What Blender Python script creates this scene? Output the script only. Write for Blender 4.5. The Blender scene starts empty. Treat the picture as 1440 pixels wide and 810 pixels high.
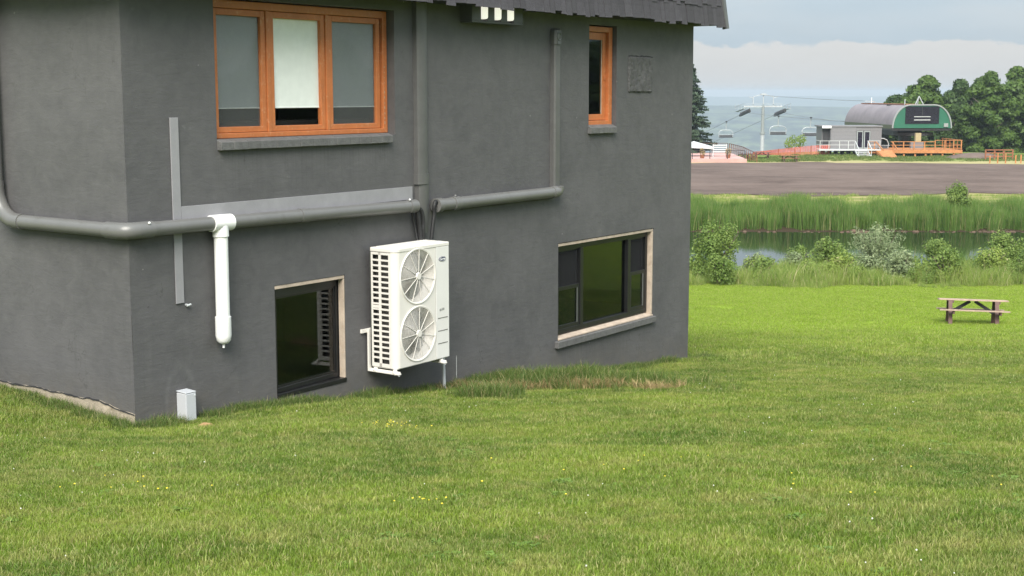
import bpy, bmesh, math, random
import numpy as np
from mathutils import Vector, Matrix, noise as mnoise
R = math.radians
rnd = random.Random(7)
nr = np.random.default_rng(11)
S = bpy.context.scene
COL = S.collection

# ------------------------------------------------------------------ camera
cam = bpy.data.cameras.new('camera')
cam.sensor_width = 36; cam.lens = 48; cam.clip_start = .1; cam.clip_end = 30000
co = bpy.data.objects.new('camera', cam); COL.objects.link(co)
co.location = (0, 0, 3.0); co.rotation_euler = (R(90 - 8.15), 0, 0)
S.camera = co
S.view_settings.view_transform = 'Standard'; S.view_settings.look = 'None'
S.view_settings.gamma = 1; S.view_settings.exposure = 0.6

# ------------------------------------------------------------------ sky and sun
SUN = Vector((-.10, -.99, .92)).normalized()
W = bpy.data.worlds.new('World'); S.world = W; W.use_nodes = True
nt = W.node_tree; nt.nodes.clear()
def N(nt, t, **kw):
    n = nt.nodes.new(t)
    for k, v in kw.items():
        if k.startswith('i_'): n.inputs[int(k[2:])].default_value = v
        else: setattr(n, k, v)
    return n
def math_(nt, op, a, b=None, c=None):
    n = nt.nodes.new('ShaderNodeMath'); n.operation = op
    for i, v in enumerate((a, b, c)):
        if v is None: continue
        if isinstance(v, (int, float)): n.inputs[i].default_value = v
        else: nt.links.new(v, n.inputs[i])
    return n.outputs[0]
def mixc(nt, f, a, b):
    n = nt.nodes.new('ShaderNodeMix'); n.data_type = 'RGBA'
    for i, v in ((0, f), (6, a), (7, b)):
        if isinstance(v, (int, float)): n.inputs[i].default_value = v
        elif isinstance(v, (tuple, list)): n.inputs[i].default_value = (*v[:3], 1)
        else: nt.links.new(v, n.inputs[i])
    return n.outputs[2]
def maprange(nt, v, a, b, c=0., d=1., smooth=False):
    n = nt.nodes.new('ShaderNodeMapRange'); n.inputs[1].default_value = a; n.inputs[2].default_value = b
    n.inputs[3].default_value = c; n.inputs[4].default_value = d
    if smooth: n.interpolation_type = 'SMOOTHSTEP'
    nt.links.new(v, n.inputs[0]); return n.outputs[0]
def noise_(nt, vec, scale, detail=4, rough=.55, dist=0.):
    n = nt.nodes.new('ShaderNodeTexNoise'); n.inputs['Scale'].default_value = scale
    n.inputs['Detail'].default_value = detail; n.inputs['Roughness'].default_value = rough
    n.inputs['Distortion'].default_value = dist
    if vec is not None: nt.links.new(vec, n.inputs['Vector'])
    return n.outputs['Fac']
def mapping(nt, vec, scale=(1, 1, 1), loc=(0, 0, 0), rot=(0, 0, 0)):
    n = nt.nodes.new('ShaderNodeMapping'); n.inputs['Scale'].default_value = scale
    n.inputs['Location'].default_value = loc; n.inputs['Rotation'].default_value = rot
    nt.links.new(vec, n.inputs['Vector']); return n.outputs[0]

sky = N(nt, 'ShaderNodeTexSky', sky_type='NISHITA', sun_disc=False)
sky.sun_elevation = math.asin(SUN.z); sky.sun_rotation = math.atan2(SUN.x, SUN.y)
sky.air_density = 1.2; sky.dust_density = 3.0
tc = N(nt, 'ShaderNodeTexCoord'); sep = N(nt, 'ShaderNodeSeparateXYZ'); nt.links.new(tc.outputs['Generated'], sep.inputs[0])
zz = math_(nt, 'MAXIMUM', sep.outputs[2], 0.)
# overcast layer: brightens smoothly from horizon to zenith
lum = math_(nt, 'MULTIPLY_ADD', zz, 1.35, .675)
v1 = mapping(nt, tc.outputs['Generated'], (1, 1, 5))
n1 = noise_(nt, v1, 3.2, 6, .55)
v2 = mapping(nt, tc.outputs['Generated'], (1, 1, 3.2), (3.1, .7, 2))
n2 = noise_(nt, v2, 18, 7, .6)
n3 = noise_(nt, mapping(nt, tc.outputs['Generated'], (1, 1, 2.2), (1.3, 4, 2)), 46, 8, .62)
n4 = noise_(nt, mapping(nt, tc.outputs['Generated'], (1, 1, 1), (5, 2, 2)), 7, 2, .5)
edge = math_(nt, 'ADD', math_(nt, 'MULTIPLY_ADD', n3, .017, .0115), math_(nt, 'MULTIPLY', n4, .025))
bank = math_(nt, 'SUBTRACT', edge, sep.outputs[2])
bankf = maprange(nt, bank, -.0012, .0022, 0, 1, True)
high = maprange(nt, n1, .42, .68, 0, .75, True)
high = math_(nt, 'MULTIPLY', high, maprange(nt, sep.outputs[2], .03, .11, .2, 1))
cf = math_(nt, 'MAXIMUM', bankf, high)
cc = mixc(nt, cf, (.52, .625, .71), (.735, .745, .745))
soft = math_(nt, 'MULTIPLY_ADD', n2, .10, .95)
vm = N(nt, 'ShaderNodeVectorMath', operation='SCALE'); nt.links.new(cc, vm.inputs[0])
nt.links.new(math_(nt, 'MULTIPLY', lum, soft), vm.inputs['Scale'])
vs = N(nt, 'ShaderNodeVectorMath', operation='SCALE'); nt.links.new(sky.outputs[0], vs.inputs[0]); vs.inputs['Scale'].default_value = .06
fin = mixc(nt, .86, vs.outputs[0], vm.outputs[0])
bg = N(nt, 'ShaderNodeBackground'); nt.links.new(fin, bg.inputs[0]); bg.inputs[1].default_value = 1.0
wo = N(nt, 'ShaderNodeOutputWorld'); nt.links.new(bg.outputs[0], wo.inputs[0])

sl = bpy.data.lights.new('sun', 'SUN'); sl.energy = 4.0; sl.angle = R(38); sl.color = (1, .95, .86)
so = bpy.data.objects.new('sun', sl); COL.objects.link(so); so.location = (0, 0, 60)
so.rotation_euler = SUN.to_track_quat('Z', 'Y').to_euler()

# ------------------------------------------------------------------ materials
def newmat(name):
    m = bpy.data.materials.new(name); m.use_nodes = True
    t = m.node_tree; t.nodes.clear()
    out = t.nodes.new('ShaderNodeOutputMaterial'); b = t.nodes.new('ShaderNodeBsdfPrincipled')
    t.links.new(b.outputs[0], out.inputs[0])
    return m, t, b, out
def geo_pos(t): return t.nodes.new('ShaderNodeNewGeometry').outputs['Position']
def objc(t): return t.nodes.new('ShaderNodeTexCoord').outputs['Object']
def bump(t, b, h, strength=.3, dist=.01):
    n = t.nodes.new('ShaderNodeBump'); n.inputs['Strength'].default_value = strength; n.inputs['Distance'].default_value = dist
    t.links.new(h, n.inputs['Height']); t.links.new(n.outputs[0], b.inputs['Normal'])
def M(name, c, rough=.55, var=.12, sc=6., bmp=0., bsc=80., metal=0., spec=.5, objrand=0., grime=None, gscale=2.):
    m, t, b, o = newmat(name)
    p = objc(t)
    f = noise_(t, p, sc, 5, .6)
    lo = tuple(x * (1 - var) for x in c); hi = tuple(min(1, x * (1 + var)) for x in c)
    colr = mixc(t, maprange(t, f, .3, .7), lo, hi)
    if grime:
        g = noise_(t, p, gscale, 6, .65)
        colr = mixc(t, maprange(t, g, .56, .72, 0, .7), colr, grime)
    if objrand:
        oi = t.nodes.new('ShaderNodeObjectInfo')
        v = math_(t, 'MULTIPLY_ADD', oi.outputs['Random'], objrand, 1 - objrand / 2)
        s = N(t, 'ShaderNodeVectorMath', operation='SCALE'); t.links.new(colr, s.inputs[0]); t.links.new(v, s.inputs['Scale'])
        colr = s.outputs[0]
    t.links.new(colr, b.inputs['Base Color'])
    b.inputs['Roughness'].default_value = rough; b.inputs['Metallic'].default_value = metal
    b.inputs['Specular IOR Level'].default_value = spec
    if bmp: bump(t, b, noise_(t, p, bsc, 5, .6), bmp, .01)
    return m
def stucco_mat():
    m, t, b, o = newmat('grey_stucco'); p = objc(t)
    big = noise_(t, p, 1.1, 6, .62, .4); med = noise_(t, p, 7, 5, .6, .6)
    c = mixc(t, maprange(t, big, .32, .7), (.077, .0755, .0785), (.106, .103, .106))
    c = mixc(t, maprange(t, med, .38, .7, 0, .32), c, (.135, .132, .131))
    # rain streaks running down and pale efflorescence scuffs
    st = noise_(t, mapping(t, p, (9, 9, .5)), 1.6, 4, .6)
    c = mixc(t, maprange(t, st, .58, .75, 0, .28), c, (.07, .072, .07))
    sc = noise_(t, mapping(t, p, (1, 1, 1.6), (4, 2, 1)), 3.1, 8, .75)
    c = mixc(t, maprange(t, sc, .66, .74, 0, .35), c, (.21, .212, .205))
    # splash-back dirt low on the wall
    sp = t.nodes.new('ShaderNodeSeparateXYZ'); t.links.new(p, sp.inputs[0])
    hz = math_(t, 'ADD', sp.outputs[2], math_(t, 'MULTIPLY', sp.outputs[0], .099))
    dirt = math_(t, 'MULTIPLY', maprange(t, hz, .02, .45, 1, 0), maprange(t, noise_(t, p, 4, 6, .7), .35, .7, .1, .8))
    c = mixc(t, dirt, c, (.12, .108, .09))
    vo = t.nodes.new('ShaderNodeTexVoronoi'); vo.inputs['Scale'].default_value = 2.6; t.links.new(mapping(t, p, (1, 1, 1), (.3, .1, .7)), vo.inputs['Vector'])
    c = mixc(t, maprange(t, vo.outputs['Distance'], .026, .016, 0, .6), c, (.42, .41, .39))
    ve = t.nodes.new('ShaderNodeTexVoronoi'); ve.feature = 'DISTANCE_TO_EDGE'; ve.inputs['Scale'].default_value = .55
    wv_ = N(t, 'ShaderNodeVectorMath', operation='ADD'); t.links.new(p, wv_.inputs[0])
    nv = t.nodes.new('ShaderNodeTexNoise'); nv.inputs['Scale'].default_value = 3.5; nv.inputs['Detail'].default_value = 5; t.links.new(p, nv.inputs['Vector']); t.links.new(nv.outputs['Color'], wv_.inputs[1]); t.links.new(wv_.outputs[0], ve.inputs['Vector'])
    c = mixc(t, math_(t, 'MULTIPLY', maprange(t, ve.outputs['Distance'], .0035, .0012, 0, .5), maprange(t, big, .5, .6)), c, (.04, .038, .036))
    # drips under the sills, a white paint run and the ghost of a removed cover by the utility box
    u_, z_ = sp.outputs[0], sp.outputs[2]
    def win_(v, a, b_, e): return math_(t, 'MULTIPLY', maprange(t, v, a - e, a), maprange(t, v, b_, b_ + e, 1, 0))
    fine = noise_(t, mapping(t, p, (26, 26, .35)), 1.3, 5, .65)
    for a_, b2, z0_, z1_ in ((1.05, 3.56, 1.9, 2.47), (7.6, 8.26, 1.95, 2.46), (6.85, 9.42, -.75, -.31)):
        mk = math_(t, 'MULTIPLY', win_(u_, a_, b2, .02), maprange(t, z_, z0_, z1_))
        mk = math_(t, 'MULTIPLY', mk, maprange(t, z_, z1_ + .01, z1_, 0, 1))
        c = mixc(t, math_(t, 'MULTIPLY', mk, maprange(t, fine, .5, .68, 0, .55)), c, (.06, .058, .056))
    c = mixc(t, math_(t, 'MULTIPLY', win_(u_, 4.727, 4.733, .004), win_(z_, -.33, -.1, .03)), c, (.55, .55, .53))
    dx = math_(t, 'MULTIPLY', math_(t, 'SUBTRACT', u_, .53), 5.6); dz = math_(t, 'MULTIPLY', math_(t, 'SUBTRACT', z_, .16), 2.9)
    rr_ = math_(t, 'ADD', math_(t, 'MULTIPLY', dx, dx), math_(t, 'MULTIPLY', dz, dz))
    c = mixc(t, math_(t, 'MULTIPLY', win_(rr_, .8, 1.0, .25), maprange(t, noise_(t, p, 9, 4), .3, .7, .03, .22)), c, (.2, .2, .195))
    t.links.new(c, b.inputs['Base Color']); b.inputs['Roughness'].default_value = .62; b.inputs['Specular IOR Level'].default_value = .35
    h1 = noise_(t, mapping(t, p, (1, 1, 2.0)), 5, 7, .62, 1.2)
    h2 = noise_(t, mapping(t, p, (1, 1, 1.5), (0, 0, 0), (0, .5, 0)), 38, 5, .65)
    h3 = noise_(t, p, 160, 3, .6)
    h = math_(t, 'ADD', math_(t, 'MULTIPLY', h1, 1.1), math_(t, 'MULTIPLY_ADD', h2, .13, math_(t, 'MULTIPLY', h3, .07)))
    tw = noise_(t, mapping(t, p, (1.4, 1.4, 9), (0, 0, 0), (0, .25, 0)), 2.2, 5, .6, .8)
    h = math_(t, 'ADD', h, math_(t, 'MULTIPLY', tw, .55))
    bump(t, b, h, .20, .02)
    return m
def glass_mat(name, tint=(.75, .8, .78), refl=1.6):
    m = bpy.data.materials.new(name); m.use_nodes = True; t = m.node_tree; t.nodes.clear()
    o = t.nodes.new('ShaderNodeOutputMaterial')
    lw = t.nodes.new('ShaderNodeLayerWeight'); lw.inputs[0].default_value = .5
    f = math_(t, 'POWER', lw.outputs['Facing'], 4.2)
    f = math_(t, 'MULTIPLY_ADD', f, .95, .045); f = math_(t, 'MINIMUM', math_(t, 'MULTIPLY', f, refl), 1.)
    tr = t.nodes.new('ShaderNodeBsdfTransparent'); tr.inputs[0].default_value = (*tint, 1)
    gl = t.nodes.new('ShaderNodeBsdfGlossy'); gl.inputs['Roughness'].default_value = .02
    p = objc(t); bn = t.nodes.new('ShaderNodeBump'); bn.inputs['Strength'].default_value = .03; bn.inputs['Distance'].default_value = .02
    t.links.new(noise_(t, p, 2.2, 1), bn.inputs['Height']); t.links.new(bn.outputs[0], gl.inputs['Normal'])
    mx = t.nodes.new('ShaderNodeMixShader'); t.links.new(f, mx.inputs[0]); t.links.new(tr.outputs[0], mx.inputs[1]); t.links.new(gl.outputs[0], mx.inputs[2])
    t.links.new(mx.outputs[0], o.inputs[0]); return m
def mesh_screen_mat(name, c, alpha):
    m = bpy.data.materials.new(name); m.use_nodes = True; t = m.node_tree; t.nodes.clear()
    o = t.nodes.new('ShaderNodeOutputMaterial'); tr = t.nodes.new('ShaderNodeBsdfTransparent')
    d = t.nodes.new('ShaderNodeBsdfDiffuse'); d.inputs[0].default_value = (*c, 1)
    mx = t.nodes.new('ShaderNodeMixShader'); mx.inputs[0].default_value = alpha
    t.links.new(tr.outputs[0], mx.inputs[1]); t.links.new(d.outputs[0], mx.inputs[2]); t.links.new(mx.outputs[0], o.inputs[0]); return m
def leaf_mat(name, c1, c2, c3=None, transl=.3, nsc=.6, rough=.55, straw=None):
    """foliage: per-leaf random value (attribute rnd) and soft regional colour change"""
    m, t, b, o = newmat(name)
    at = t.nodes.new('ShaderNodeAttribute'); at.attribute_name = 'rnd'
    f = noise_(t, geo_pos(t), nsc, 5, .6)
    k = math_(t, 'ADD', math_(t, 'MULTIPLY', at.outputs['Fac'], .55), math_(t, 'MULTIPLY', maprange(t, f, .3, .7), .45))
    c = mixc(t, k, c1, c2)
    if c3: c = mixc(t, maprange(t, at.outputs['Fac'], .88, .9), c, c3)
    t.links.new(c, b.inputs['Base Color']); b.inputs['Roughness'].default_value = rough; b.inputs['Specular IOR Level'].default_value = .3
    tl = t.nodes.new('ShaderNodeBsdfTranslucent'); t.links.new(c, tl.inputs[0])
    mx = t.nodes.new('ShaderNodeMixShader'); mx.inputs[0].default_value = transl
    t.links.new(b.outputs[0], mx.inputs[1]); t.links.new(tl.outputs[0], mx.inputs[2]); t.links.new(mx.outputs[0], o.inputs[0])
    return m
def lawn_colour(t):
    """regional lawn colour by place: lush, yellowed and thin areas, with sunlight painted on the far part"""
    p = geo_pos(t)
    a = noise_(t, mapping(t, p, (1, 1.5, 1)), .55, 6, .6, .5); b_ = noise_(t, mapping(t, p, (1, 1.7, 1), (7, 3, 0)), 2.1, 5, .65, .4)
    s = noise_(t, mapping(t, p, (.4, 1.8, 1), (2, 9, 0)), .5, 4, .6, .3)
    c = mixc(t, maprange(t, a, .34, .66), (.092, .175, .017), (.24, .33, .038))
    c = mixc(t, maprange(t, b_, .5, .72, 0, .75), c, (.37, .37, .10))
    c = mixc(t, maprange(t, s, .52, .72, 0, .55), c, (.12, .19, .04))
    m2 = noise_(t, p, 6.5, 5, .7)
    c = mixc(t, maprange(t, m2, .54, .7, 0, .5), c, (.085, .15, .025)); c = mixc(t, maprange(t, m2, .47, .33, 0, .7), c, (.38, .365, .12))
    m3 = noise_(t, mapping(t, p, (.8, 1.3, 1), (3, 3, 0)), 1.15, 6, .7, .6)
    c = mixc(t, maprange(t, m3, .54, .68, 0, .6), c, (.36, .36, .115)); c = mixc(t, maprange(t, m3, .44, .32, 0, .5), c, (.085, .155, .02))
    sp = t.nodes.new('ShaderNodeSeparateXYZ'); t.links.new(p, sp.inputs[0])
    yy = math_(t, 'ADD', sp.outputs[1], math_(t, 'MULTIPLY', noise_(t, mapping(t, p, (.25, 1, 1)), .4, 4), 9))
    c = mixc(t, maprange(t, yy, 25, 40, 0, .75), c, (.29, .42, .03))  # sunlight on the far lawn painted in as brighter yellow-green
    return c, p, sp
def grass_mat():
    m, t, b, o = newmat('lawn_grass')
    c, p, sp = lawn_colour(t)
    at = t.nodes.new('ShaderNodeAttribute'); at.attribute_name = 'rnd'
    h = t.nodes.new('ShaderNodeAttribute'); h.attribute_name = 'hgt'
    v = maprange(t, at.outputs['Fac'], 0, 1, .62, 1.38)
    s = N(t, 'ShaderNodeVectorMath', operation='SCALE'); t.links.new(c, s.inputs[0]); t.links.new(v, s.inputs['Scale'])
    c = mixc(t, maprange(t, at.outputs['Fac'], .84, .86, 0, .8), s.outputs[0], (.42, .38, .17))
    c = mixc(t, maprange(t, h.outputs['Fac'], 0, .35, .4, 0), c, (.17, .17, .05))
    t.links.new(c, b.inputs['Base Color']); b.inputs['Roughness'].default_value = .5; b.inputs['Specular IOR Level'].default_value = .35
    tl = t.nodes.new('ShaderNodeBsdfTranslucent'); t.links.new(c, tl.inputs[0])
    mx = t.nodes.new('ShaderNodeMixShader'); mx.inputs[0].default_value = .35
    t.links.new(b.outputs[0], mx.inputs[1]); t.links.new(tl.outputs[0], mx.inputs[2]); t.links.new(mx.outputs[0], o.inputs[0])
    return m
def ground_mat():
    m, t, b, o = newmat('ground_soil_and_turf')
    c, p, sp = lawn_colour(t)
    sc = N(t, 'ShaderNodeVectorMath', operation='SCALE'); t.links.new(c, sc.inputs[0]); sc.inputs['Scale'].default_value = .8
    f = noise_(t, p, 30, 5, .7)
    c = mixc(t, maprange(t, f, .45, .7, 0, .5), sc.outputs[0], (.13, .10, .045))
    y = sp.outputs[1]
    w = noise_(t, mapping(t, p, (.2, 1, 1)), .35, 5, .6)
    yw = math_(t, 'ADD', y, math_(t, 'MULTIPLY_ADD', w, 8, -4))
    # strip of dry grass between the reeds and the gravel
    dry = mixc(t, maprange(t, noise_(t, mapping(t, p, (.35, 1.6, 1)), .6, 6, .65), .38, .62), (.14, .18, .04), (.33, .28, .125))
    c = mixc(t, math_(t, 'MULTIPLY', maprange(t, yw, 84, 88), maprange(t, yw, 150, 140)), c, dry)
    # far knoll: green, straw-coloured where it meets the gravel
    kn = mixc(t, maprange(t, noise_(t, mapping(t, p, (.5, 1, 1)), .5, 6, .65), .35, .65), (.09, .16, .03), (.19, .22, .055))
    kn = mixc(t, maprange(t, yw, 159, 164, .9, 0), kn, (.37, .32, .16))
    c = mixc(t, maprange(t, y, 150, 154), c, kn)
    # wooded valley far below
    c = mixc(t, maprange(t, y, 210, 230), c, (.035, .06, .022))
    # mud under the pond
    mud = math_(t, 'MULTIPLY', maprange(t, y, 55, 58), maprange(t, y, 83, 81.5))
    c = mixc(t, mud, c, (.05, .036, .022))
    t.links.new(c, b.inputs['Base Color']); b.inputs['Roughness'].default_value = .9; b.inputs['Specular IOR Level'].default_value = .1
    bump(t, b, math_(t, 'ADD', f, noise_(t, p, 3, 5)), .6, .05)
    return m
def gravel_mat():
    m, t, b, o = newmat('brown_gravel'); p = geo_pos(t)
    a = noise_(t, mapping(t, p, (.35, .5, 1)), .3, 7, .68, .5); f = noise_(t, p, 1.1, 6, .75)
    c = mixc(t, maprange(t, a, .33, .68), (.085, .060, .050), (.165, .122, .103))
    c = mixc(t, maprange(t, f, .5, .75, 0, .5), c, (.21, .162, .14))
    tr = noise_(t, mapping(t, p, (.08, .3, 1), (3, 1, 0)), .4, 6, .65)
    c = mixc(t, maprange(t, tr, .56, .64, 0, .55), c, (.062, .046, .042))
    t.links.new(c, b.inputs['Base Color']); b.inputs['Roughness'].default_value = .92; b.inputs['Specular IOR Level'].default_value = .1
    bump(t, b, f, .5, .05); return m
def water_mat(name, c, rough, bsc, bs):
    m, t, b, o = newmat(name); p = geo_pos(t)
    b.inputs['Base Color'].default_value = (*c, 1); b.inputs['Roughness'].default_value = rough
    b.inputs['IOR'].default_value = 1.33
    bump(t, b, noise_(t, mapping(t, p, (1, .35, 1)), bsc, 3, .5), bs, .02); return m
def hill_mat(name, c1, c2, sc):
    m, t, b, o = newmat(name); p = geo_pos(t)
    f = noise_(t, mapping(t, p, (1, 1, 4)), sc, 8, .65); g = noise_(t, p, sc * 4, 6, .75)
    c = mixc(t, maprange(t, f, .42, .62), c1, c2)
    c = mixc(t, maprange(t, g, .4, .65, 0, .7), c, tuple(x * .35 for x in c1))
    t.links.new(c, b.inputs['Base Color']); b.inputs['Roughness'].default_value = .95; b.inputs['Specular IOR Level'].default_value = 0; return m

m_stucco = stucco_mat()
m_found = M('bare_concrete', (.34, .29, .22), .9, .25, 9, .7, 60, grime=(.15, .12, .08), gscale=5)
m_brickpaint = M('painted_brick_sill', (.115, .113, .112), .6, .2, 14, .7, 50, objrand=.06)
m_orange = M('orange_painted_wood', (.48, .155, .05), .45, .12, 5, .25, 40, grime=(.58, .30, .16), gscale=22)
m_black = M('black_vinyl', (.011, .011, .0115), .38, .2, 6)
m_blackscreen = mesh_screen_mat('black_insect_mesh', (.03, .03, .032), .62)
m_greyscreen = mesh_screen_mat('grey_insect_mesh', (.17, .175, .175), .27)
m_cream = M('raw_cream_wood', (.44, .36, .285), .7, .2, 8, .4, 70, grime=(.36, .26, .17), gscale=11)
m_pane = glass_mat('window_glass', (.985, .99, .985), .38)
m_panedark = glass_mat('dark_window_glass', (.55, .62, .63), 1.0)
m_shade = M('white_roller_fabric', (.88, .89, .87), .8, .04, 12, .1, 200)
m_inside = M('interior_plaster', (.16, .14, .12), .9, .1)
m_insidedark = M('dark_interior', (.035, .026, .022), .8, .3)
m_duct = M('grey_painted_duct', (.100, .099, .098), .42, .1, 4, .12, 20, spec=.5)
m_pipe = M('grey_painted_pipe', (.135, .134, .130), .34, .08, 3, .06, 25, spec=.55, grime=(.10, .098, .09), gscale=6)
m_strip = M('unpainted_grey_metal', (.27, .265, .28), .5, .08, 6)
m_pvc = M('white_pvc', (.80, .80, .79), .3, .03, 4)
m_soffit = M('dark_soffit', (.02, .02, .021), .8, .2)
m_shingle = M('charcoal_shingle', (.050, .046, .053), .8, .25, 9, .7, 60, objrand=.35, grime=(.082, .077, .084), gscale=7)
m_trim = M('grey_trim_metal', (.10, .105, .105), .5, .1)
m_cable = M('black_insulation_foam', (.012, .012, .013), .6, .3, 12, .5, 60)
m_lamp = M('grey_lamp_housing', (.075, .077, .077), .45, .1)
m_lens, t_, b_, o_ = newmat('frosted_glass_jar')
b_.inputs['Base Color'].default_value = (.82, .82, .76, 1); b_.inputs['Roughness'].default_value = .25
b_.inputs['Emission Color'].default_value = (1, .97, .86, 1); b_.inputs['Emission Strength'].default_value = .5
m_ac = M('ivory_painted_steel', (.68, .65, .605), .38, .04, 3, .03, 90)
m_acpanel = M('ivory_service_panel', (.68, .665, .64), .36, .03, 3)
m_coil, t_, b_, o_ = newmat('condenser_fins')
f_ = math_(t_, 'FRACT', math_(t_, 'MULTIPLY', N(t_, 'ShaderNodeSeparateXYZ').outputs[2], 1.))
b_.inputs['Base Color'].default_value = (.11, .105, .098, 1); b_.inputs['Roughness'].default_value = .5; b_.inputs['Metallic'].default_value = .3
m_fan = M('grey_fan_plastic', (.13, .14, .13), .45, .08)
m_shroud = M('fan_shroud_dark', (.06, .063, .058), .6, .2)
m_navy = M('navy_badge', (.012, .018, .07), .3, .05)
m_white = M('white_paint', (.8, .8, .79), .4, .05)
m_greymark = M('grey_print', (.3, .3, .29), .5)
m_slot = M('slot_shadow_gap', (.16, .155, .14), .7)
m_conduit = M('galvanised_conduit', (.48, .50, .52), .4, .08, 20)
m_box = M('pale_grey_enamel', (.47, .485, .51), .35, .04, 4)
m_dirt = M('orange_brown_soil', (.33, .2, .1), .95, .3, 14, 1., 40)
m_wood_top = M('weathered_pale_planks', (.36, .26, .205), .75, .25, 10, .4, 40, objrand=.2)
m_wood_dark = M('brown_stained_timber', (.115, .062, .05), .7, .25, 10)
m_metal_dark = M('dark_steel', (.03, .03, .032), .5, .2)
m_rail = M('dull_white_rail', (.55, .56, .56), .5, .05)
m_deck = M('orange_cedar', (.46, .185, .062), .7, .25, 3, .2, 30, objrand=.2)
m_deckshade = M('cedar_boards', (.36, .15, .06), .75, .25, 2)
m_rust = M('red_brown_posts', (.26, .10, .05), .8, .25)
m_hutgrey = M('grey_siding', (.17, .165, .17), .55, .08)
m_roofhood = M('mauve_grey_hood_metal', (.20, .165, .175), .42, .2, .6)
m_hoodgreen = M('green_hood_panel', (.022, .125, .075), .45, .12, .8)
m_hoodtrim = M('pale_hood_trim', (.27, .29, .285), .4, .08)
m_darkglass = M('dark_smoked_glass', (.014, .011, .024), .12, .3)
m_galv = M('galvanised_steel', (.47, .49, .5), .45, .1, 3, metal=.2)
m_seat = M('charcoal_seat', (.03, .032, .036), .6)
m_net = M('red_orange_snow_fence', (.66, .16, .12), .6, .25, 2)
m_pink = M('pink_paving', (.50, .30, .27), .85, .12, 1.2, .1, 5)
m_canvas = M('white_canvas', (.48, .49, .5), .8, .05)
m_bark = M('grey_bark', (.13, .105, .08), .9, .3, 3, .8, 12)
m_stone = M('brown_bank_stone', (.105, .068, .045), .9, .5, 3, .5, 20)
m_rope = M('steel_rope', (.22, .23, .24), .5)

m_ground = ground_mat(); m_gravel = gravel_mat(); m_grass = grass_mat()
m_pond = water_mat('pond_water', (.012, .018, .010), .04, 2.2, .10)
m_lake = water_mat('lake_water', (.05, .075, .08), .25, .05, .1)
m_hill = hill_mat('wooded_hillside', (.008, .022, .012), (.15, .19, .08), .014)
m_hill2 = hill_mat('far_hillside', (.04, .07, .03), (.08, .11, .05), .006)
m_tree = leaf_mat('maple_leaves', (.035, .075, .014), (.125, .20, .030), None, .3, .22)
m_tree2 = leaf_mat('dark_leaves', (.025, .055, .014), (.08, .135, .026), None, .28, .22)
m_conifer = leaf_mat('spruce_needles', (.024, .048, .027), (.085, .125, .072), None, .15, .5)
m_bush = leaf_mat('bush_leaves', (.085, .16, .026), (.27, .35, .09), None, .38, 1.2)
m_willow = leaf_mat('willow_leaves', (.15, .21, .09), (.38, .43, .24), None, .38, 1.5)
m_reed = leaf_mat('reed_blades', (.045, .115, .02), (.21, .33, .07), (.33, .31, .14), .35, 1.1)
m_weed = leaf_mat('tall_weeds', (.12, .21, .035), (.38, .45, .11), (.52, .46, .25), .38, .9)
m_fringe = leaf_mat('uncut_grass', (.05, .10, .02), (.15, .21, .045), (.33, .29, .14), .3, 2.)
m_dead = leaf_mat('dead_brown_grass', (.19, .13, .05), (.42, .33, .16), None, .2, 3.)

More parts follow.
